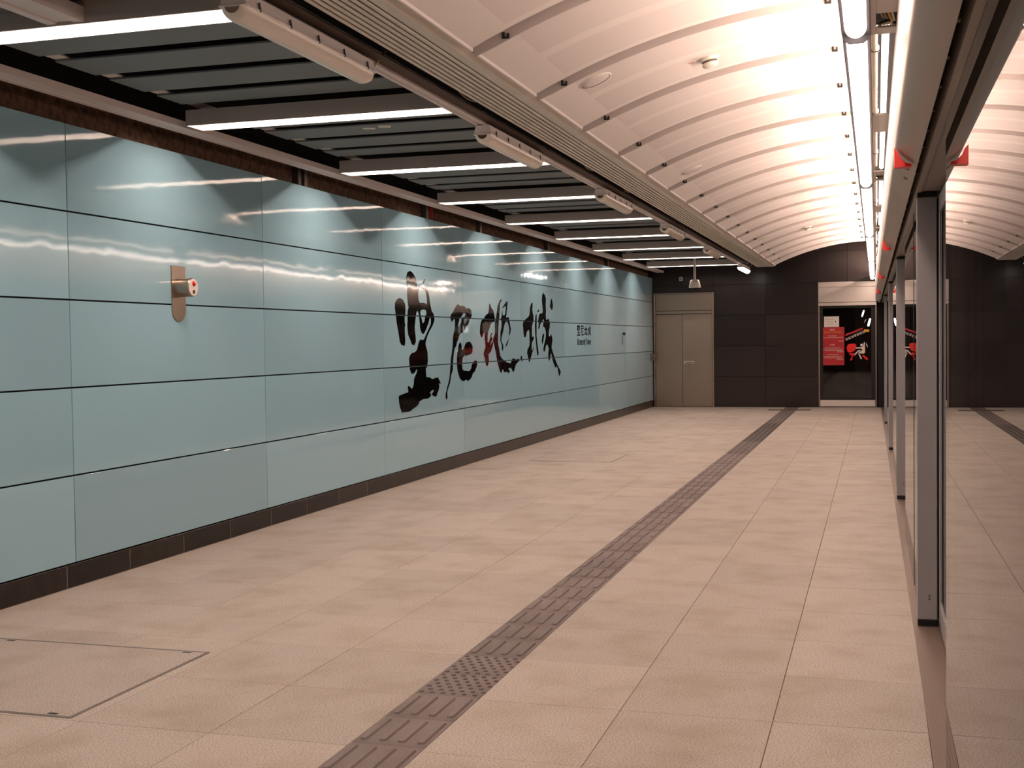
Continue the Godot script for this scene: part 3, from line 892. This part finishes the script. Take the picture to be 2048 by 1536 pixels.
func vault_panel() -> Mesh:
	var n := 18
	var x0 := -2.14
	var x1 := -0.1
	var L := 1.235
	var zs := [0.0, 0.075, 0.555, 0.68, 1.16, L]
	var plain := st_new()
	var perf := st_new()
	for i in n:
		var xa := lerpf(x0, x1, float(i) / n)
		var xb := lerpf(x0, x1, float(i + 1) / n)
		var a := arch(xa)
		var b := arch(xb)
		for k in 5:
			var st := perf if (k == 1 or k == 3) and i >= 2 and i < n - 2 else plain
			st.set_smooth_group(1)
			quad(st, a + Vector3(0, 0, -zs[k]), b + Vector3(0, 0, -zs[k]), b + Vector3(0, 0, -zs[k + 1]), a + Vector3(0, 0, -zs[k + 1]), Vector3.DOWN)
		plain.set_smooth_group(1)
		var ua := arch(xa, 0.03)
		var ub := arch(xb, 0.03)
		quad(plain, ua, ub, ub + Vector3(0, 0, -L), ua + Vector3(0, 0, -L), Vector3.UP)
		plain.set_smooth_group(-1)
		quad(plain, a + Vector3(0, 0, -L), b + Vector3(0, 0, -L), ub + Vector3(0, 0, -L), ua + Vector3(0, 0, -L), Vector3.FORWARD)
	var e0 := arch(x0, -0.014)
	var e1 := arch(x0, 0.045)
	for z in [[0.0, -L]]:
		quad(plain, e0, e1, e1 + Vector3(0, 0, -L), e0 + Vector3(0, 0, -L), Vector3.LEFT)
		var f0 := e0 + Vector3(0.012, 0, 0)
		quad(plain, e0, f0, f0 + Vector3(0, 0, -L), e0 + Vector3(0, 0, -L), Vector3.DOWN)
		quad(plain, f0, f0 + Vector3(0, 0.02, 0), f0 + Vector3(0, 0.02, -L), f0 + Vector3(0, 0, -L), Vector3.RIGHT)
	var am := done(plain)
	perf.generate_normals()
	return perf.commit(am)

func vault_flange() -> Mesh:
	var st := st_new()
	var n := 18
	for i in n:
		var xa := lerpf(-2.14, -0.1, float(i) / n)
		var xb := lerpf(-2.14, -0.1, float(i + 1) / n)
		var da := -0.022 if i == 0 else -0.030
		var db := -0.030
		var p := [arch(xa, da), arch(xb, db), arch(xb, 0.05), arch(xa, 0.05)]
		var q := []
		for v in p:
			q.append(v + Vector3(0, 0, -0.008))
		st.set_smooth_group(-1)
		quad(st, p[0], p[1], p[2], p[3], Vector3.BACK)
		quad(st, q[0], q[1], q[2], q[3], Vector3.FORWARD)
		quad(st, p[0], p[1], q[1], q[0], Vector3.DOWN)
		quad(st, p[3], p[2], q[2], q[3], Vector3.UP)
	return done(st)

func vault_gap() -> Mesh:
	var st := st_new()
	var n := 18
	for i in n:
		var a := arch(lerpf(-2.13, -0.1, float(i) / n), 0.034)
		var b := arch(lerpf(-2.13, -0.1, float(i + 1) / n), 0.034)
		var u := Vector3(0, 0.012, 0)
		st.set_smooth_group(1)
		quad(st, a, b, b + Vector3(0, 0, 0.12), a + Vector3(0, 0, 0.12), Vector3.DOWN)
		st.set_smooth_group(-1)
		quad(st, a + u, b + u, b + u + Vector3(0, 0, 0.12), a + u + Vector3(0, 0, 0.12), Vector3.UP)
		quad(st, a, b, b + u, a + u, Vector3.FORWARD)
		quad(st, a + Vector3(0, 0, 0.12), b + Vector3(0, 0, 0.12), b + u + Vector3(0, 0, 0.12), a + u + Vector3(0, 0, 0.12), Vector3.BACK)
	return done(st)

func build_vault():
	var v := struct("ceiling_001")
	var pm := vault_panel()
	var fm := vault_flange()
	var gm := vault_gap()
	for k in range(-7, 16):
		var p := put("vault_panel", pm, null, v, Vector3(0, 0, -(6.52 + 1.315 * k)))
		p.set_surface_override_material(0, M.vault)
		p.set_surface_override_material(1, M.perforated)
		put("flange", fm, M.flange, p, Vector3(0, 0, 0.004))
		put("joint_strip", gm, M.flange, p, Vector3(0, 0, -0.02))
		for x in [-1.955, -0.28]:
			var c := arch(x, -0.006)
			var st := st_new()
			add_box(st, Vector3(-0.014, 0, 0.008), Vector3(0.012, 0.034, 0.016))
			add_box(st, Vector3(0.014, -0.004, 0.008), Vector3(0.010, 0.028, 0.016))
			add_box(st, Vector3(0, -0.013, 0.008), Vector3(0.024, 0.009, 0.016))
			put("clip", done(st), M.black, p, c + Vector3(0, 0, 0.004))
	# linear grille along the foot of the vault
	var d0 := BACK_D + 0.1
	var d1 := 27.8
	var g := thing("linear_grille", "long metal air grille of narrow slats along the foot of the arched ceiling", "grille", Vector3(-2.4, 3.2, -(d0 + d1) * 0.5))
	for k in 7:
		put("slat", box(Vector3(0.0265, 0.016, d1 - d0), 0.003), M.slat, g, Vector3(-0.135 + 0.0405 * k, 0.008, 0))
	var edge := prism(pts("0.134,0.004 0.20,0.0 0.235,0.022 0.235,0.03 0.134,0.02"), -(d1 - d0) * 0.5, (d1 - d0) * 0.5)
	put("edge_strip", edge, M.slat, g)
	put("plenum", box(Vector3(0.34, 0.02, d1 - d0)), M.black, g, Vector3(0.0, 0.07, 0))

func build_ceiling_things():
	var ord := ["first", "second", "third", "fourth", "fifth", "sixth", "seventh", "eighth", "ninth", "tenth"]
	# speakers set flush in the vault
	var i := 0
	for p in [[-1.813, 8.12], [-1.825, 12.68], [-1.822, 17.21], [-1.86, 21.46]]:
		var s := thing("ceiling_speaker", "round white flush speaker in the arched ceiling, %s from the camera" % ord[i], "speaker", Vector3.ZERO, 0.0, "speakers in the arched ceiling")
		var c := arch(p[0], 0.0)
		s.transform = Transform3D(Basis(Vector3.BACK, -asin((p[0] - VC.x) / VR)), c + Vector3(0, 0, -p[1]))
		put("rim", lathe(pts("0.105,0.004 0.118,0.004 0.118,-0.004 0.112,-0.008 0.105,-0.006"), 32), M.plastic, s)
		put("grille_disc", lathe(pts("0,-0.006 0.06,-0.008 0.105,-0.003 0.105,0.003"), 32), M.perforated, s)
		i += 1
	i = 0
	for p in [[-1.118, 8.66], [-1.157, 22.16]]:
		var s := thing("smoke_detector", ["round cream smoke detector on the arched ceiling with a small tag beside it", "far smoke detector on the arched ceiling, a small pale dot near the end"][i], "smoke detector", Vector3.ZERO, 0.0, "smoke detectors on the arched ceiling")
		s.transform = Transform3D(Basis(Vector3.BACK, -asin((p[0] - VC.x) / VR)) * Basis.from_scale(Vector3.ONE * 1.18), arch(p[0]) + Vector3(0, 0, -p[1]))
		put("base", lathe(pts("0.056,0.002 0.058,-0.014 0.05,-0.02 0.046,-0.02"), 28), M.plastic, s)
		put("vent_ring", lathe(pts("0.042,-0.018 0.042,-0.034"), 28), M.steel_dark, s)
		put("cap", lathe(pts("0.048,-0.032 0.048,-0.044 0.036,-0.054 0.014,-0.058 0,-0.058"), 28), M.plastic, s)
		if i == 0:
			put("tag", box(Vector3(0.055, 0.003, 0.05), 0.001), M.paper, s, Vector3(-0.105, -0.003, 0.03))
			put("tag_print", box(Vector3(0.03, 0.001, 0.008)), M.red_lens, s, Vector3(-0.105, -0.005, 0.03))
		i += 1
	# weatherproof battens under the cable rail
	i = 0
	var fx: Node3D
	for d in [4.96, 8.6, 12.6, 16.65, 21.0, 26.4]:
		var at := Vector3(-2.772, 3.198, -d - 0.75)
		var label := "unlit sealed batten light with clear cover under the pale rail, %s from the camera" % ord[i]
		if i == 0:
			fx = batten(label, at, false)
		elif i == 5:
			batten("lit sealed batten light shining under the cable rail close to the end wall", at, true)
		else:
			copy_of(fx, label, at)
		i += 1
	i = 0
	for p in [[-3.925, 9.20, 0.075], [-3.773, 9.16, 0.09]]:
		var pt := thing("paper_tag", ["wider pale paper tag stuck under the dark ceiling planks", "narrower pale paper tag stuck under the dark ceiling planks"][i], "tag", Vector3(p[0], 3.3395, -p[1]), 0.4, "paper tags under the ceiling planks")
		put("sheet", box(Vector3(0.10, 0.002, p[2])), M.paper, pt)
		i += 1
	# security camera on its drop pole
	var cc := thing("security_camera", "cream security camera hanging on a thin drop pole before the steel doors", "camera", Vector3(-3.69, 2.63, -26.0))
	put("pole", tube(PackedVector3Array([Vector3(0, 0.22, 0), Vector3(0, 0.73, 0)]), 0.024, 12), M.cream, cc)
	put("ceiling_plate", lathe(pts("0,0.745 0.07,0.745 0.07,0.725 0.024,0.715"), 16), M.cream, cc)
	put("housing", lathe(pts("0,0.245 0.075,0.24 0.098,0.215 0.128,0.085 0.122,0.07 0.1,0.068"), 24), M.plastic, cc)
	put("dome", lathe(pts("0.098,0.07 0.085,0.035 0.05,0.008 0,0.0"), 20), M.black, cc)
	var sb := thing("sensor_box", "small cream box fixed high on the dark end wall beside the security camera", "sensor", Vector3(-4.46, 3.0, -END_D))
	put("body", box(Vector3(0.085, 0.10, 0.06), 0.008), M.cream, sb, Vector3(0, 0.05, 0.03))
	put("window", box(Vector3(0.04, 0.03, 0.004), 0.001), M.steel_dark, sb, Vector3(0, 0.045, 0.062))

func batten(label: String, at: Vector3, lit: bool) -> Node3D:
	var o := thing("batten_light", label, "light", at, 0.0, "sealed battens under the cable rail")
	put("housing", prism(pts("-0.052,-0.002 -0.060,-0.035 -0.066,-0.068 0.066,-0.068 0.060,-0.035 0.052,-0.002"), -0.74, 0.74), M.housing, o)
	# clear cover with rounded ends
	var st := st_new()
	var rings := []
	for k in 15:
		var t := -0.75 + 1.5 * k / 14.0
		var e: float = [0.55, 0.86, 0.97][mini(k, 14 - k)] if mini(k, 14 - k) < 3 else 1.0
		t = [-0.75, -0.738, -0.71][k] if k < 3 else ([0.75, 0.738, 0.71][14 - k] if k > 11 else lerpf(-0.68, 0.68, (k - 3) / 8.0))
		var ring := []
		for j in 11:
			var a := PI + PI * j / 10.0
			ring.append(Vector3(cos(a) * 0.070 * e, -0.066 + sin(a) * 0.068 * e, t))
		rings.append(ring)
	st.set_smooth_group(1)
	for k in 14:
		for j in 10:
			var m: Vector3 = rings[k][j] + rings[k + 1][j + 1] - Vector3(0, -0.128, rings[k][j].z + rings[k + 1][j].z)
			quad(st, rings[k][j], rings[k][j + 1], rings[k + 1][j + 1], rings[k + 1][j], m)
	st.set_smooth_group(-1)
	put("cover", done(st), M.diffuser_lit if lit else M.diffuser_off, o)
	put("gasket", box(Vector3(0.146, 0.012, 1.5), 0.005), M.housing, o, Vector3(0, -0.066, 0))
	for k in 5:
		for s in [-1.0, 1.0]:
			var cl := put("clip", box(Vector3(0.006, 0.042, 0.014), 0.002), M.black, o, Vector3(s * 0.0705, -0.052, -0.62 + 0.31 * k))
			cl.rotation.x = 0.35
	put("cable_gland", lathe(pts("0,0 0.02,0 0.02,0.03 0.012,0.045 0,0.045"), 12), M.black, o, Vector3(0.0, -0.03, -0.742)).rotation.x = -PI / 2
	put("lead", tube(PackedVector3Array([Vector3(0, -0.03, -0.785), Vector3(0.015, -0.02, -0.82), Vector3(0.05, 0.03, -0.84), Vector3(0.085, 0.08, -0.85)]), 0.006, 6), M.cable_light, o)
	if lit:
		area_light("batten_area", Vector3(0, -0.13, 0), Basis(Vector3.RIGHT, -PI / 2), Vector2(0.1, 1.4), 0.12, o)
	return o

# ------------------------------------------------------------------ open service ceiling beside the vault
func build_service_ceiling():
	var c := struct("ceiling_002")
	var ks := range(-4, 8)
	for k in ks:
		var l: float = 8.0 + 2.655 * k
		var cuts := [0.12, 0.43, 0.98, 1.53, 2.08, 2.55]
		for j in 5:
			var a: float = l + cuts[j] + 0.075
			var b: float = l + cuts[j + 1] - 0.075
			if b > END_D - 0.3:
				continue
			put("ceiling_plank", box(Vector3(1.92, 0.013, b - a), 0.002), M.plank, c, Vector3(-3.83, 3.347, -(a + b) * 0.5))
	put("ceiling_plank", box(Vector3(1.92, 0.013, 0.55), 0.002), M.plank, c, Vector3(-3.83, 3.347, -28.55))
	put("closing_panel", box(Vector3(0.80, 0.02, 2.1), 0.003), M.panel_grey, c, Vector3(-4.36, 3.30, -4.17))
	# rails
	var zl := END_D - BACK_D
	var mid := -(END_D + BACK_D) * 0.5
	var r1 := struct("trim_1")
	r1.set_meta("label", "pale metal rail along the top of the glass wall that carries the lamp ends")
	put("rail", prism(pts("-5.02,3.205 -4.97,3.205 -4.965,3.212 -4.905,3.212 -4.90,3.205 -4.865,3.205 -4.865,3.252 -4.885,3.252 -4.885,3.225 -5.0,3.225 -5.0,3.26 -5.02,3.26"), -END_D + 0.05, -BACK_D), M.rail, r1)
	put("hanger_plate", box(Vector3(0.02, 0.9, zl)), M.slab, r1, Vector3(-4.99, 3.72, mid))
	var r2 := struct("trim_2")
	r2.set_meta("label", "pale metal rail between the lamps and the arched ceiling")
	put("rail", prism(pts("-2.828,3.2 -2.806,3.2 -2.802,3.206 -2.782,3.206 -2.778,3.2 -2.757,3.2 -2.757,3.25 -2.768,3.25 -2.768,3.216 -2.814,3.216 -2.814,3.25 -2.828,3.25"), -27.95, -BACK_D), M.rail, r2)
	put("cover_strip", box(Vector3(0.092, 0.008, 32.0), 0.002), M.brown, r2, Vector3(-2.708, 3.226, -11.95))
	var r3 := struct("trim_3")
	r3.set_meta("label", "pale ledge carrying the outer ends of the ceiling planks")
	put("ledge", box(Vector3(0.10, 0.012, zl), 0.002), M.rail, r3, Vector3(-4.742, 3.362, mid))
	put("ledge", box(Vector3(0.06, 0.012, zl), 0.002), M.rail, r3, Vector3(-2.90, 3.362, mid))
	var r4 := struct("trim_4")
	r4.set_meta("label", "short pale beam meeting the nearest lit lamp from the near side")
	put("beam", prism(pts("-3.95,3.207 -3.90,3.207 -3.895,3.217 -3.80,3.217 -3.795,3.207 -3.74,3.207 -3.74,3.28 -3.95,3.28"), -5.23, -2.9), M.rail, r4)
	# tray with cables
	var t := thing("cable_tray", "dark cable tray with loose cables between the pale rail and the slatted grille", "cable tray", Vector3(-2.615, 3.30, mid))
	put("tray", prism(pts("-0.075,0.10 -0.075,0.04 0.03,0.04 0.03,0.048 -0.067,0.048 -0.067,0.10"), -zl * 0.5 + 0.6, zl * 0.5), M.tray, t)
	for k in 3:
		var path := PackedVector3Array()
		for j in 61:
			var z := zl * 0.5 - 0.3 - (zl - 1.2) * j / 60.0
			path.append(Vector3(-0.03 + 0.035 * k + 0.012 * sin(j * 1.3 + k * 2.0), 0.026 + 0.010 * sin(j * 0.8 + k), z))
		put("cable", tube(path, 0.011, 6), [M.cable, M.rubber, M.cable][k], t)
	var i := 0
	for d in [7.85, 11.45, 13.3]:
		var loop := thing("hanging_cable", "thin pale cable loop drooping below the dark cable tray, %s from the camera" % ["first", "second", "third"][i], "cable", Vector3(-2.615, 3.291, -d), 0.0, "cable loops under the tray")
		var path := PackedVector3Array()
		for j in 13:
			var u := j / 12.0
			path.append(Vector3(-0.01 + 0.03 * u, 0.0 - 0.075 * sin(PI * u) * (1.0 - 0.35 * u), 0.34 - 0.68 * u))
		put("cable", tube(path, 0.0065, 8), M.cable_light, loop)
		i += 1

# ------------------------------------------------------------------ lit tubes in open reflectors
func build_tube_lights():
	var ord := ["first", "second", "third", "fourth", "fifth", "sixth", "seventh", "eighth", "ninth"]
	var o: Node3D
	var n := 0
	for k in range(-2, 8):
		var at := Vector3(-3.812, 3.2, -(8.0 + 2.655 * k))
		var label := "lit white tube in a reflector across the dark ceiling, %s in view" % ord[maxi(n - 1, 0)]
		if k < -1:
			label = "lit white tube in a reflector above the camera, nearest of the row"
		n += 1
		if o == null:
			o = thing("tube_light", label, "light", at, 0.0, "tube lights across the dark ceiling")
			var L := 0.985
			var st := st_new()
			var p := pts("-0.11,0.0 -0.106,0.0 -0.085,0.088 0.085,0.088 0.106,0.0 0.11,0.0 0.11,0.105 0.092,0.11 -0.092,0.11 -0.11,0.105")
			add_prism(st, p, -L, L)
			var tr := put("reflector", done(st), M.trough_in, o)
			tr.rotation.y = PI / 2
			var cs := st_new()
			for s in [-1.0, 1.0]:
				add_box(cs, Vector3(0, 0.056, s * 0.1125), Vector3(1.97, 0.113, 0.005))
			put("casing", done(cs), M.trough_out, o)
			for s in [-1.0, 1.0]:
				put("end_cap", box(Vector3(0.012, 0.113, 0.22), 0.002), M.trough_out, o, Vector3(s * (L + 0.004), 0.056, 0))
				put("lamp_holder", box(Vector3(0.03, 0.05, 0.03), 0.004), M.trough_in, o, Vector3(s * (L - 0.02), 0.066, 0))
			var tb := put("tube", tube(PackedVector3Array([Vector3(-0.935, 0.062, 0), Vector3(0.935, 0.062, 0)]), 0.013, 12), M.tube_glow, o)
			area_light("tube_area", Vector3(0, 0.047, 0), Basis(Vector3.UP, PI / 2) * Basis(Vector3.RIGHT, -PI / 2), Vector2(0.026, 1.84), TUBE_AREA, o)
		else:
			copy_of(o, label, at)

# ------------------------------------------------------------------ strip of lights between vault and screen doors
func build_strip_lights():
	var ord := ["nearest the camera", "second from the camera", "third from the camera", "fourth from the camera", "fifth from the camera"]
	var ends := [-5.35, 0.15, 5.65, 11.15, 16.65, 22.15, 27.65, 29.0]
	for k in range(1, 7):
		var d0: float = maxf(ends[k], BACK_D + 0.05)
		var d1: float = ends[k + 1]
		var L := d1 - d0
		var nm: String = "strip light with frosted cover along the arched ceiling, %s" % (ord[k - 2] if k >= 2 and k < 6 else ("short last one at the end wall" if k == 6 else ("just above the camera" if k == 1 else "behind the camera")))
		var o := thing("strip_light", nm, "light", Vector3(-0.0825, 2.91, -d0), 0.0, "strip lights along the edge of the arched ceiling")
		o.rotation.x = -0.003
		put("housing", prism(pts("-0.062,0.045 -0.058,0.035 0.058,0.035 0.062,0.045 0.062,0.10 0.045,0.118 -0.045,0.118 -0.062,0.10"), -L, 0.0), M.strip_body, o)
		var st := st_new()
		var rings := []
		var zz := [0.0, -0.004, -0.02, -L + 0.15, -L + 0.10, -L + 0.06, -L + 0.035]
		var ee := [0.9, 1.0, 1.0, 1.0, 0.92, 0.72, 0.3]
		for j in 7:
			var ring := []
			for a in 13:
				var an := PI + PI * a / 12.0
				ring.append(Vector3(cos(an) * 0.047 * ee[j], 0.04 + sin(an) * 0.04 * ee[j], zz[j]))
			rings.append(ring)
		st.set_smooth_group(1)
		for j in 6:
			for a in 12:
				var m: Vector3 = rings[j][a] + rings[j + 1][a + 1]
				m = Vector3(m.x, m.y - 0.08, -0.02 if j > 2 else 0.0)
				quad(st, rings[j][a], rings[j][a + 1], rings[j + 1][a + 1], rings[j + 1][a], m)
		put("diffuser", done(st), M.strip_glow, o)
		put("end_cap", prism(pts("-0.062,0.05 -0.055,0.018 -0.03,0.002 0.03,0.002 0.055,0.018 0.062,0.05 0.062,0.10 -0.062,0.10"), -L, -L + 0.016), M.strip_body, o)
		area_light("strip_area", Vector3(0, -0.006, -L * 0.5), Basis(Vector3.RIGHT, -PI / 2), Vector2(0.06, L - 0.26), STRIP_AREA * L / 5.5, o)
		# bare tube on the far side that washes the vault
		var u := thing("wash_tube", "bare white tube behind the strip light covers, %s" % (ord[k - 2] if k >= 2 and k < 6 else ("short last one at the end wall" if k == 6 else ("just above the camera" if k == 1 else "behind the camera"))), "light", Vector3(0.046, 3.06, -d0 - 0.2), 0.0, "bare tubes behind the strip light covers")
		var half := (L - 0.35) * 0.5
		for h in 2:
			var z0 := -0.1 - h * (half + 0.04)
			put("tube", tube(PackedVector3Array([Vector3(0, 0, z0), Vector3(0, 0, z0 - half + 0.12)]), 0.018, 12), M.up_glow, u)
			put("holder", box(Vector3(0.034, 0.06, 0.03), 0.004), M.housing, u, Vector3(0, 0.01, z0 + 0.012))
		area_light("wash_area", Vector3(-0.02, 0.03, -L * 0.5 + 0.1), Basis.looking_at(Vector3(-0.75, 0.66, 0), Vector3(0, 0, 1)), Vector2(0.03, L - 0.4), UP_AREA * L / 5.5, u)
	var cd := thing("conduit", "cream conduit pipe running between the strip lights and the screen door header", "pipe", Vector3(-0.006, 3.085, -(END_D + BACK_D) * 0.5))
	put("pipe", tube(PackedVector3Array([Vector3(0, 0, -16.0), Vector3(0, 0, 16.3)]), 0.015, 12), M.conduit, cd)
	for k in range(-8, 9):
		put("saddle", box(Vector3(0.046, 0.036, 0.03), 0.004), M.steel_dark, cd, Vector3(0, 0.002, k * 1.83 + 0.35))
	# bracket plates
	for k in 5:
		var d: float = 5.62 + 5.5 * k
		var b := thing("terminal_bracket", "bracket plate with open square of wiring beside strip lights, %s" % ord[k], "bracket", Vector3(0.032, 3.0, -d), 0.0, "wiring brackets beside the strip lights")
		var st := st_new()
		add_box(st, Vector3(-0.045, 0, 0), Vector3(0.03, 0.012, 0.62), 0.003)
		add_box(st, Vector3(0.02, 0, 0.19), Vector3(0.1, 0.012, 0.24), 0.003)
		add_box(st, Vector3(0.02, 0, -0.25), Vector3(0.1, 0.012, 0.12), 0.003)
		put("plate", done(st), M.cream, b)
		put("box", box(Vector3(0.1, 0.04, 0.28)), M.rubber, b, Vector3(0.02, 0.031, -0.06))
		for j in 5:
			var x := -0.012 + 0.016 * j
			put("wire", tube(PackedVector3Array([Vector3(x, 0.006, 0.06), Vector3(x + 0.012, -0.003, 0.0 - 0.02 * j), Vector3(0.05 - x * 0.4, -0.002, -0.07), Vector3(x, 0.006, -0.17)]), 0.006, 6), [M.cable_light, M.steel_dark, M.yellow_print, M.plastic, M.cable][j], b)
		if d + 2.75 < END_D:
			var q := thing("cover_plate", "plain rounded metal cover plate between strip light and header, %s" % ord[k], "bracket", Vector3(0.03, 2.985, -d - 2.65), 0.0, "plain cover plates beside the strip lights")
			var ps := st_new()
			add_plate(ps, rounded(0.12, 0.66, 0.05, 6), 0.012, Vector3.ZERO, Vector3.RIGHT, Vector3.BACK)
			put("plate", done(ps), M.cream, q)

# ------------------------------------------------------------------ platform screen doors
func psd_thing(called: String, label: String, category: String, d: float, group: String) -> Node3D:
	return thing(called, label, category, psd(0, 0, d), PSD_TILT, group)

func build_screen_doors():
	var ord := ["nearest the camera", "second from the camera", "third from the camera", "fourth from the camera", "fifth from the camera"]
	# sill
	var s := struct("trim_5")
	s.position = psd(0, 0, 12.4)
	s.rotation.y = PSD_TILT
	s.set_meta("label", "ribbed metal sill along the foot of the screen doors")
	var st := st_new()
	add_box(st, Vector3(0.28, -0.012, 0), Vector3(0.16, 0.03, 33.2))
	for k in 12:
		add_box(st, Vector3(0.212 + 0.012 * k, 0.0035, 0), Vector3(0.005, 0.003, 33.2))
	put("sill", done(st), M.sill, s)
	# header segments
	var body := pts("0.188,2.390 0.165,2.396 0.142,2.412 0.120,2.434 0.104,2.454 0.096,2.466 0.091,2.478 0.089,2.490 0.088,2.53 0.088,2.935 0.40,2.935 0.40,2.52 0.188,2.52")
	var lip := pts("0.217,2.385 0.243,2.385 0.256,2.392 0.40,2.392 0.40,2.53 0.217,2.53")
	for k in range(-2, 5):
		var a := maxf(7.45 + 5.5 * (k - 1), BACK_D + 0.02)
		var b := minf(7.45 + 5.5 * k, END_D - 0.06)
		var L := b - a
		var nm: String = ord[k] if k >= 0 else ["behind the camera", "just behind the camera"][k + 2]
		var h := psd_thing("door_header", "rounded cream header box over the screen doors, %s" % nm, "header", a, "header boxes over the screen doors")
		put("cover", prism(body, -L + 0.002, -0.002, 0, 7), M.header, h)
		put("fascia", prism(lip, -L + 0.002, -0.002), M.fascia, h)
		put("slot", box(Vector3(0.03, 0.02, L)), M.black, h, Vector3(0.2025, 2.50, -L * 0.5))
		put("guide_track", tube(PackedVector3Array([Vector3(0.205, 2.478, -0.05), Vector3(0.205, 2.478, -L + 0.05)]), 0.006, 6), M.cable, h)
		for j in int(L / 0.46):
			put("slot_bracket", box(Vector3(0.028, 0.03, 0.035), 0.003), M.steel_dark if j % 3 else M.cable_light, h, Vector3(0.2025, 2.47, -0.23 - 0.46 * j))
		for q in [0.9, 1.25]:
			put("screw_cap", box(Vector3(0.02, 0.004, 0.05), 0.001), M.steel_dark, h, Vector3(0.15, 2.4045, -L + q)).rotation.z = -0.5
	# doors, posts and fixed glass, one bay each 5.5 m
	for k in range(-1, 4):
		var dc := 5.9 + 5.5 * k
		var nm: String = ord[k] if k >= 0 else "beside and behind the camera"
		var dp := dc + 1.15
		var p := psd_thing("door_post", "grey metal post standing on the sill between screen panels, %s" % nm, "post", dp, "posts of the screen doors")
		put("casing", box(Vector3(0.105, 2.32, 0.10), 0.004), M.post, p, Vector3(0.2745, 1.20, -0.05))
		put("foot", box(Vector3(0.10, 0.036, 0.095), 0.003), M.black, p, Vector3(0.2745, 0.022, -0.05))
		put("cap", box(Vector3(0.10, 0.03, 0.095), 0.003), M.black, p, Vector3(0.2745, 2.372, -0.05))
		put("seal", box(Vector3(0.012, 2.3, 0.06), 0.002), M.rubber, p, Vector3(0.333, 1.2, -0.05))
		put("side_seal", box(Vector3(0.01, 2.3, 0.012), 0.002), M.rubber, p, Vector3(0.2395, 1.2, -0.106))
		for y in [0.155, 0.175]:
			put("screw", lathe(pts("0,0.003 0.005,0.003 0.006,0 0.006,-0.001"), 10, false), M.steel_dark, p, Vector3(0.285, y, 0.0)).rotation.x = PI / 2
		# sliding leaves
		var dr := psd_thing("sliding_door", "pair of glazed sliding screen doors set back behind the posts, %s" % nm, "door", dc, "sliding screen doors")
		for sg in [-1.0, 1.0]:
			var c: float = sg * 0.575
			var ls := st_new()
			for e in [-1.0, 1.0]:
				add_box(ls, Vector3(0.352, 1.20, c + e * 0.545), Vector3(0.034, 2.34, 0.055), 0.003)
			add_box(ls, Vector3(0.352, 2.32, c), Vector3(0.034, 0.09, 1.035), 0.003)
			add_box(ls, Vector3(0.352, 0.09, c), Vector3(0.034, 0.13, 1.035), 0.003)
			var lf := put("door_leaf", done(ls), M.post, dr)
			put("glass_pane", box(Vector3(0.012, 2.12, 1.03)), M.glass, lf, Vector3(0.348, 1.215, c))
			put("edge_seal", box(Vector3(0.03, 2.3, 0.01)), M.rubber, lf, Vector3(0.352, 1.2, sg * 0.003))
		# fixed glass beyond the post
		var a := dp + 0.112
		var b := dc + 5.5 - 1.15 if k < 3 else END_D - 0.06
		var g := psd_thing("glass_screen", "tall fixed glass screen panel reflecting the platform, %s" % (ord[k + 1] if k < 4 else "last"), "glass panel", a, "fixed glass panels of the screen doors")
		var L := b - a
		if k < 0:
			put("glass_pane", box(Vector3(0.012, 2.375, L)), M.glass, g, Vector3(0.249, 1.1945, -L * 0.5))
		else:
			var j := 1.04
			put("glass_pane", box(Vector3(0.012, 2.375, j - 0.008)), M.glass, g, Vector3(0.249, 1.1945, -j * 0.5))
			put("glass_pane", box(Vector3(0.012, 2.375, L - j - 0.008)), M.glass, g, Vector3(0.249, 1.1945, -(L + j) * 0.5))
			put("joint_seal", box(Vector3(0.016, 2.375, 0.03), 0.002), M.rubber, g, Vector3(0.249, 1.1945, -j))
		# door open lamp
		var il := psd_thing("indicator_lamp", "red wedge shaped signal lamp under the door header, %s" % nm, "lamp", dc, "red signal lamps on the header")
		put("lens", prism(pts("0.084,2.46 0.084,2.372 0.158,2.374 0.158,2.386 0.135,2.392 0.112,2.415 0.098,2.445"), -0.035, 0.035), M.lamp_red, il)
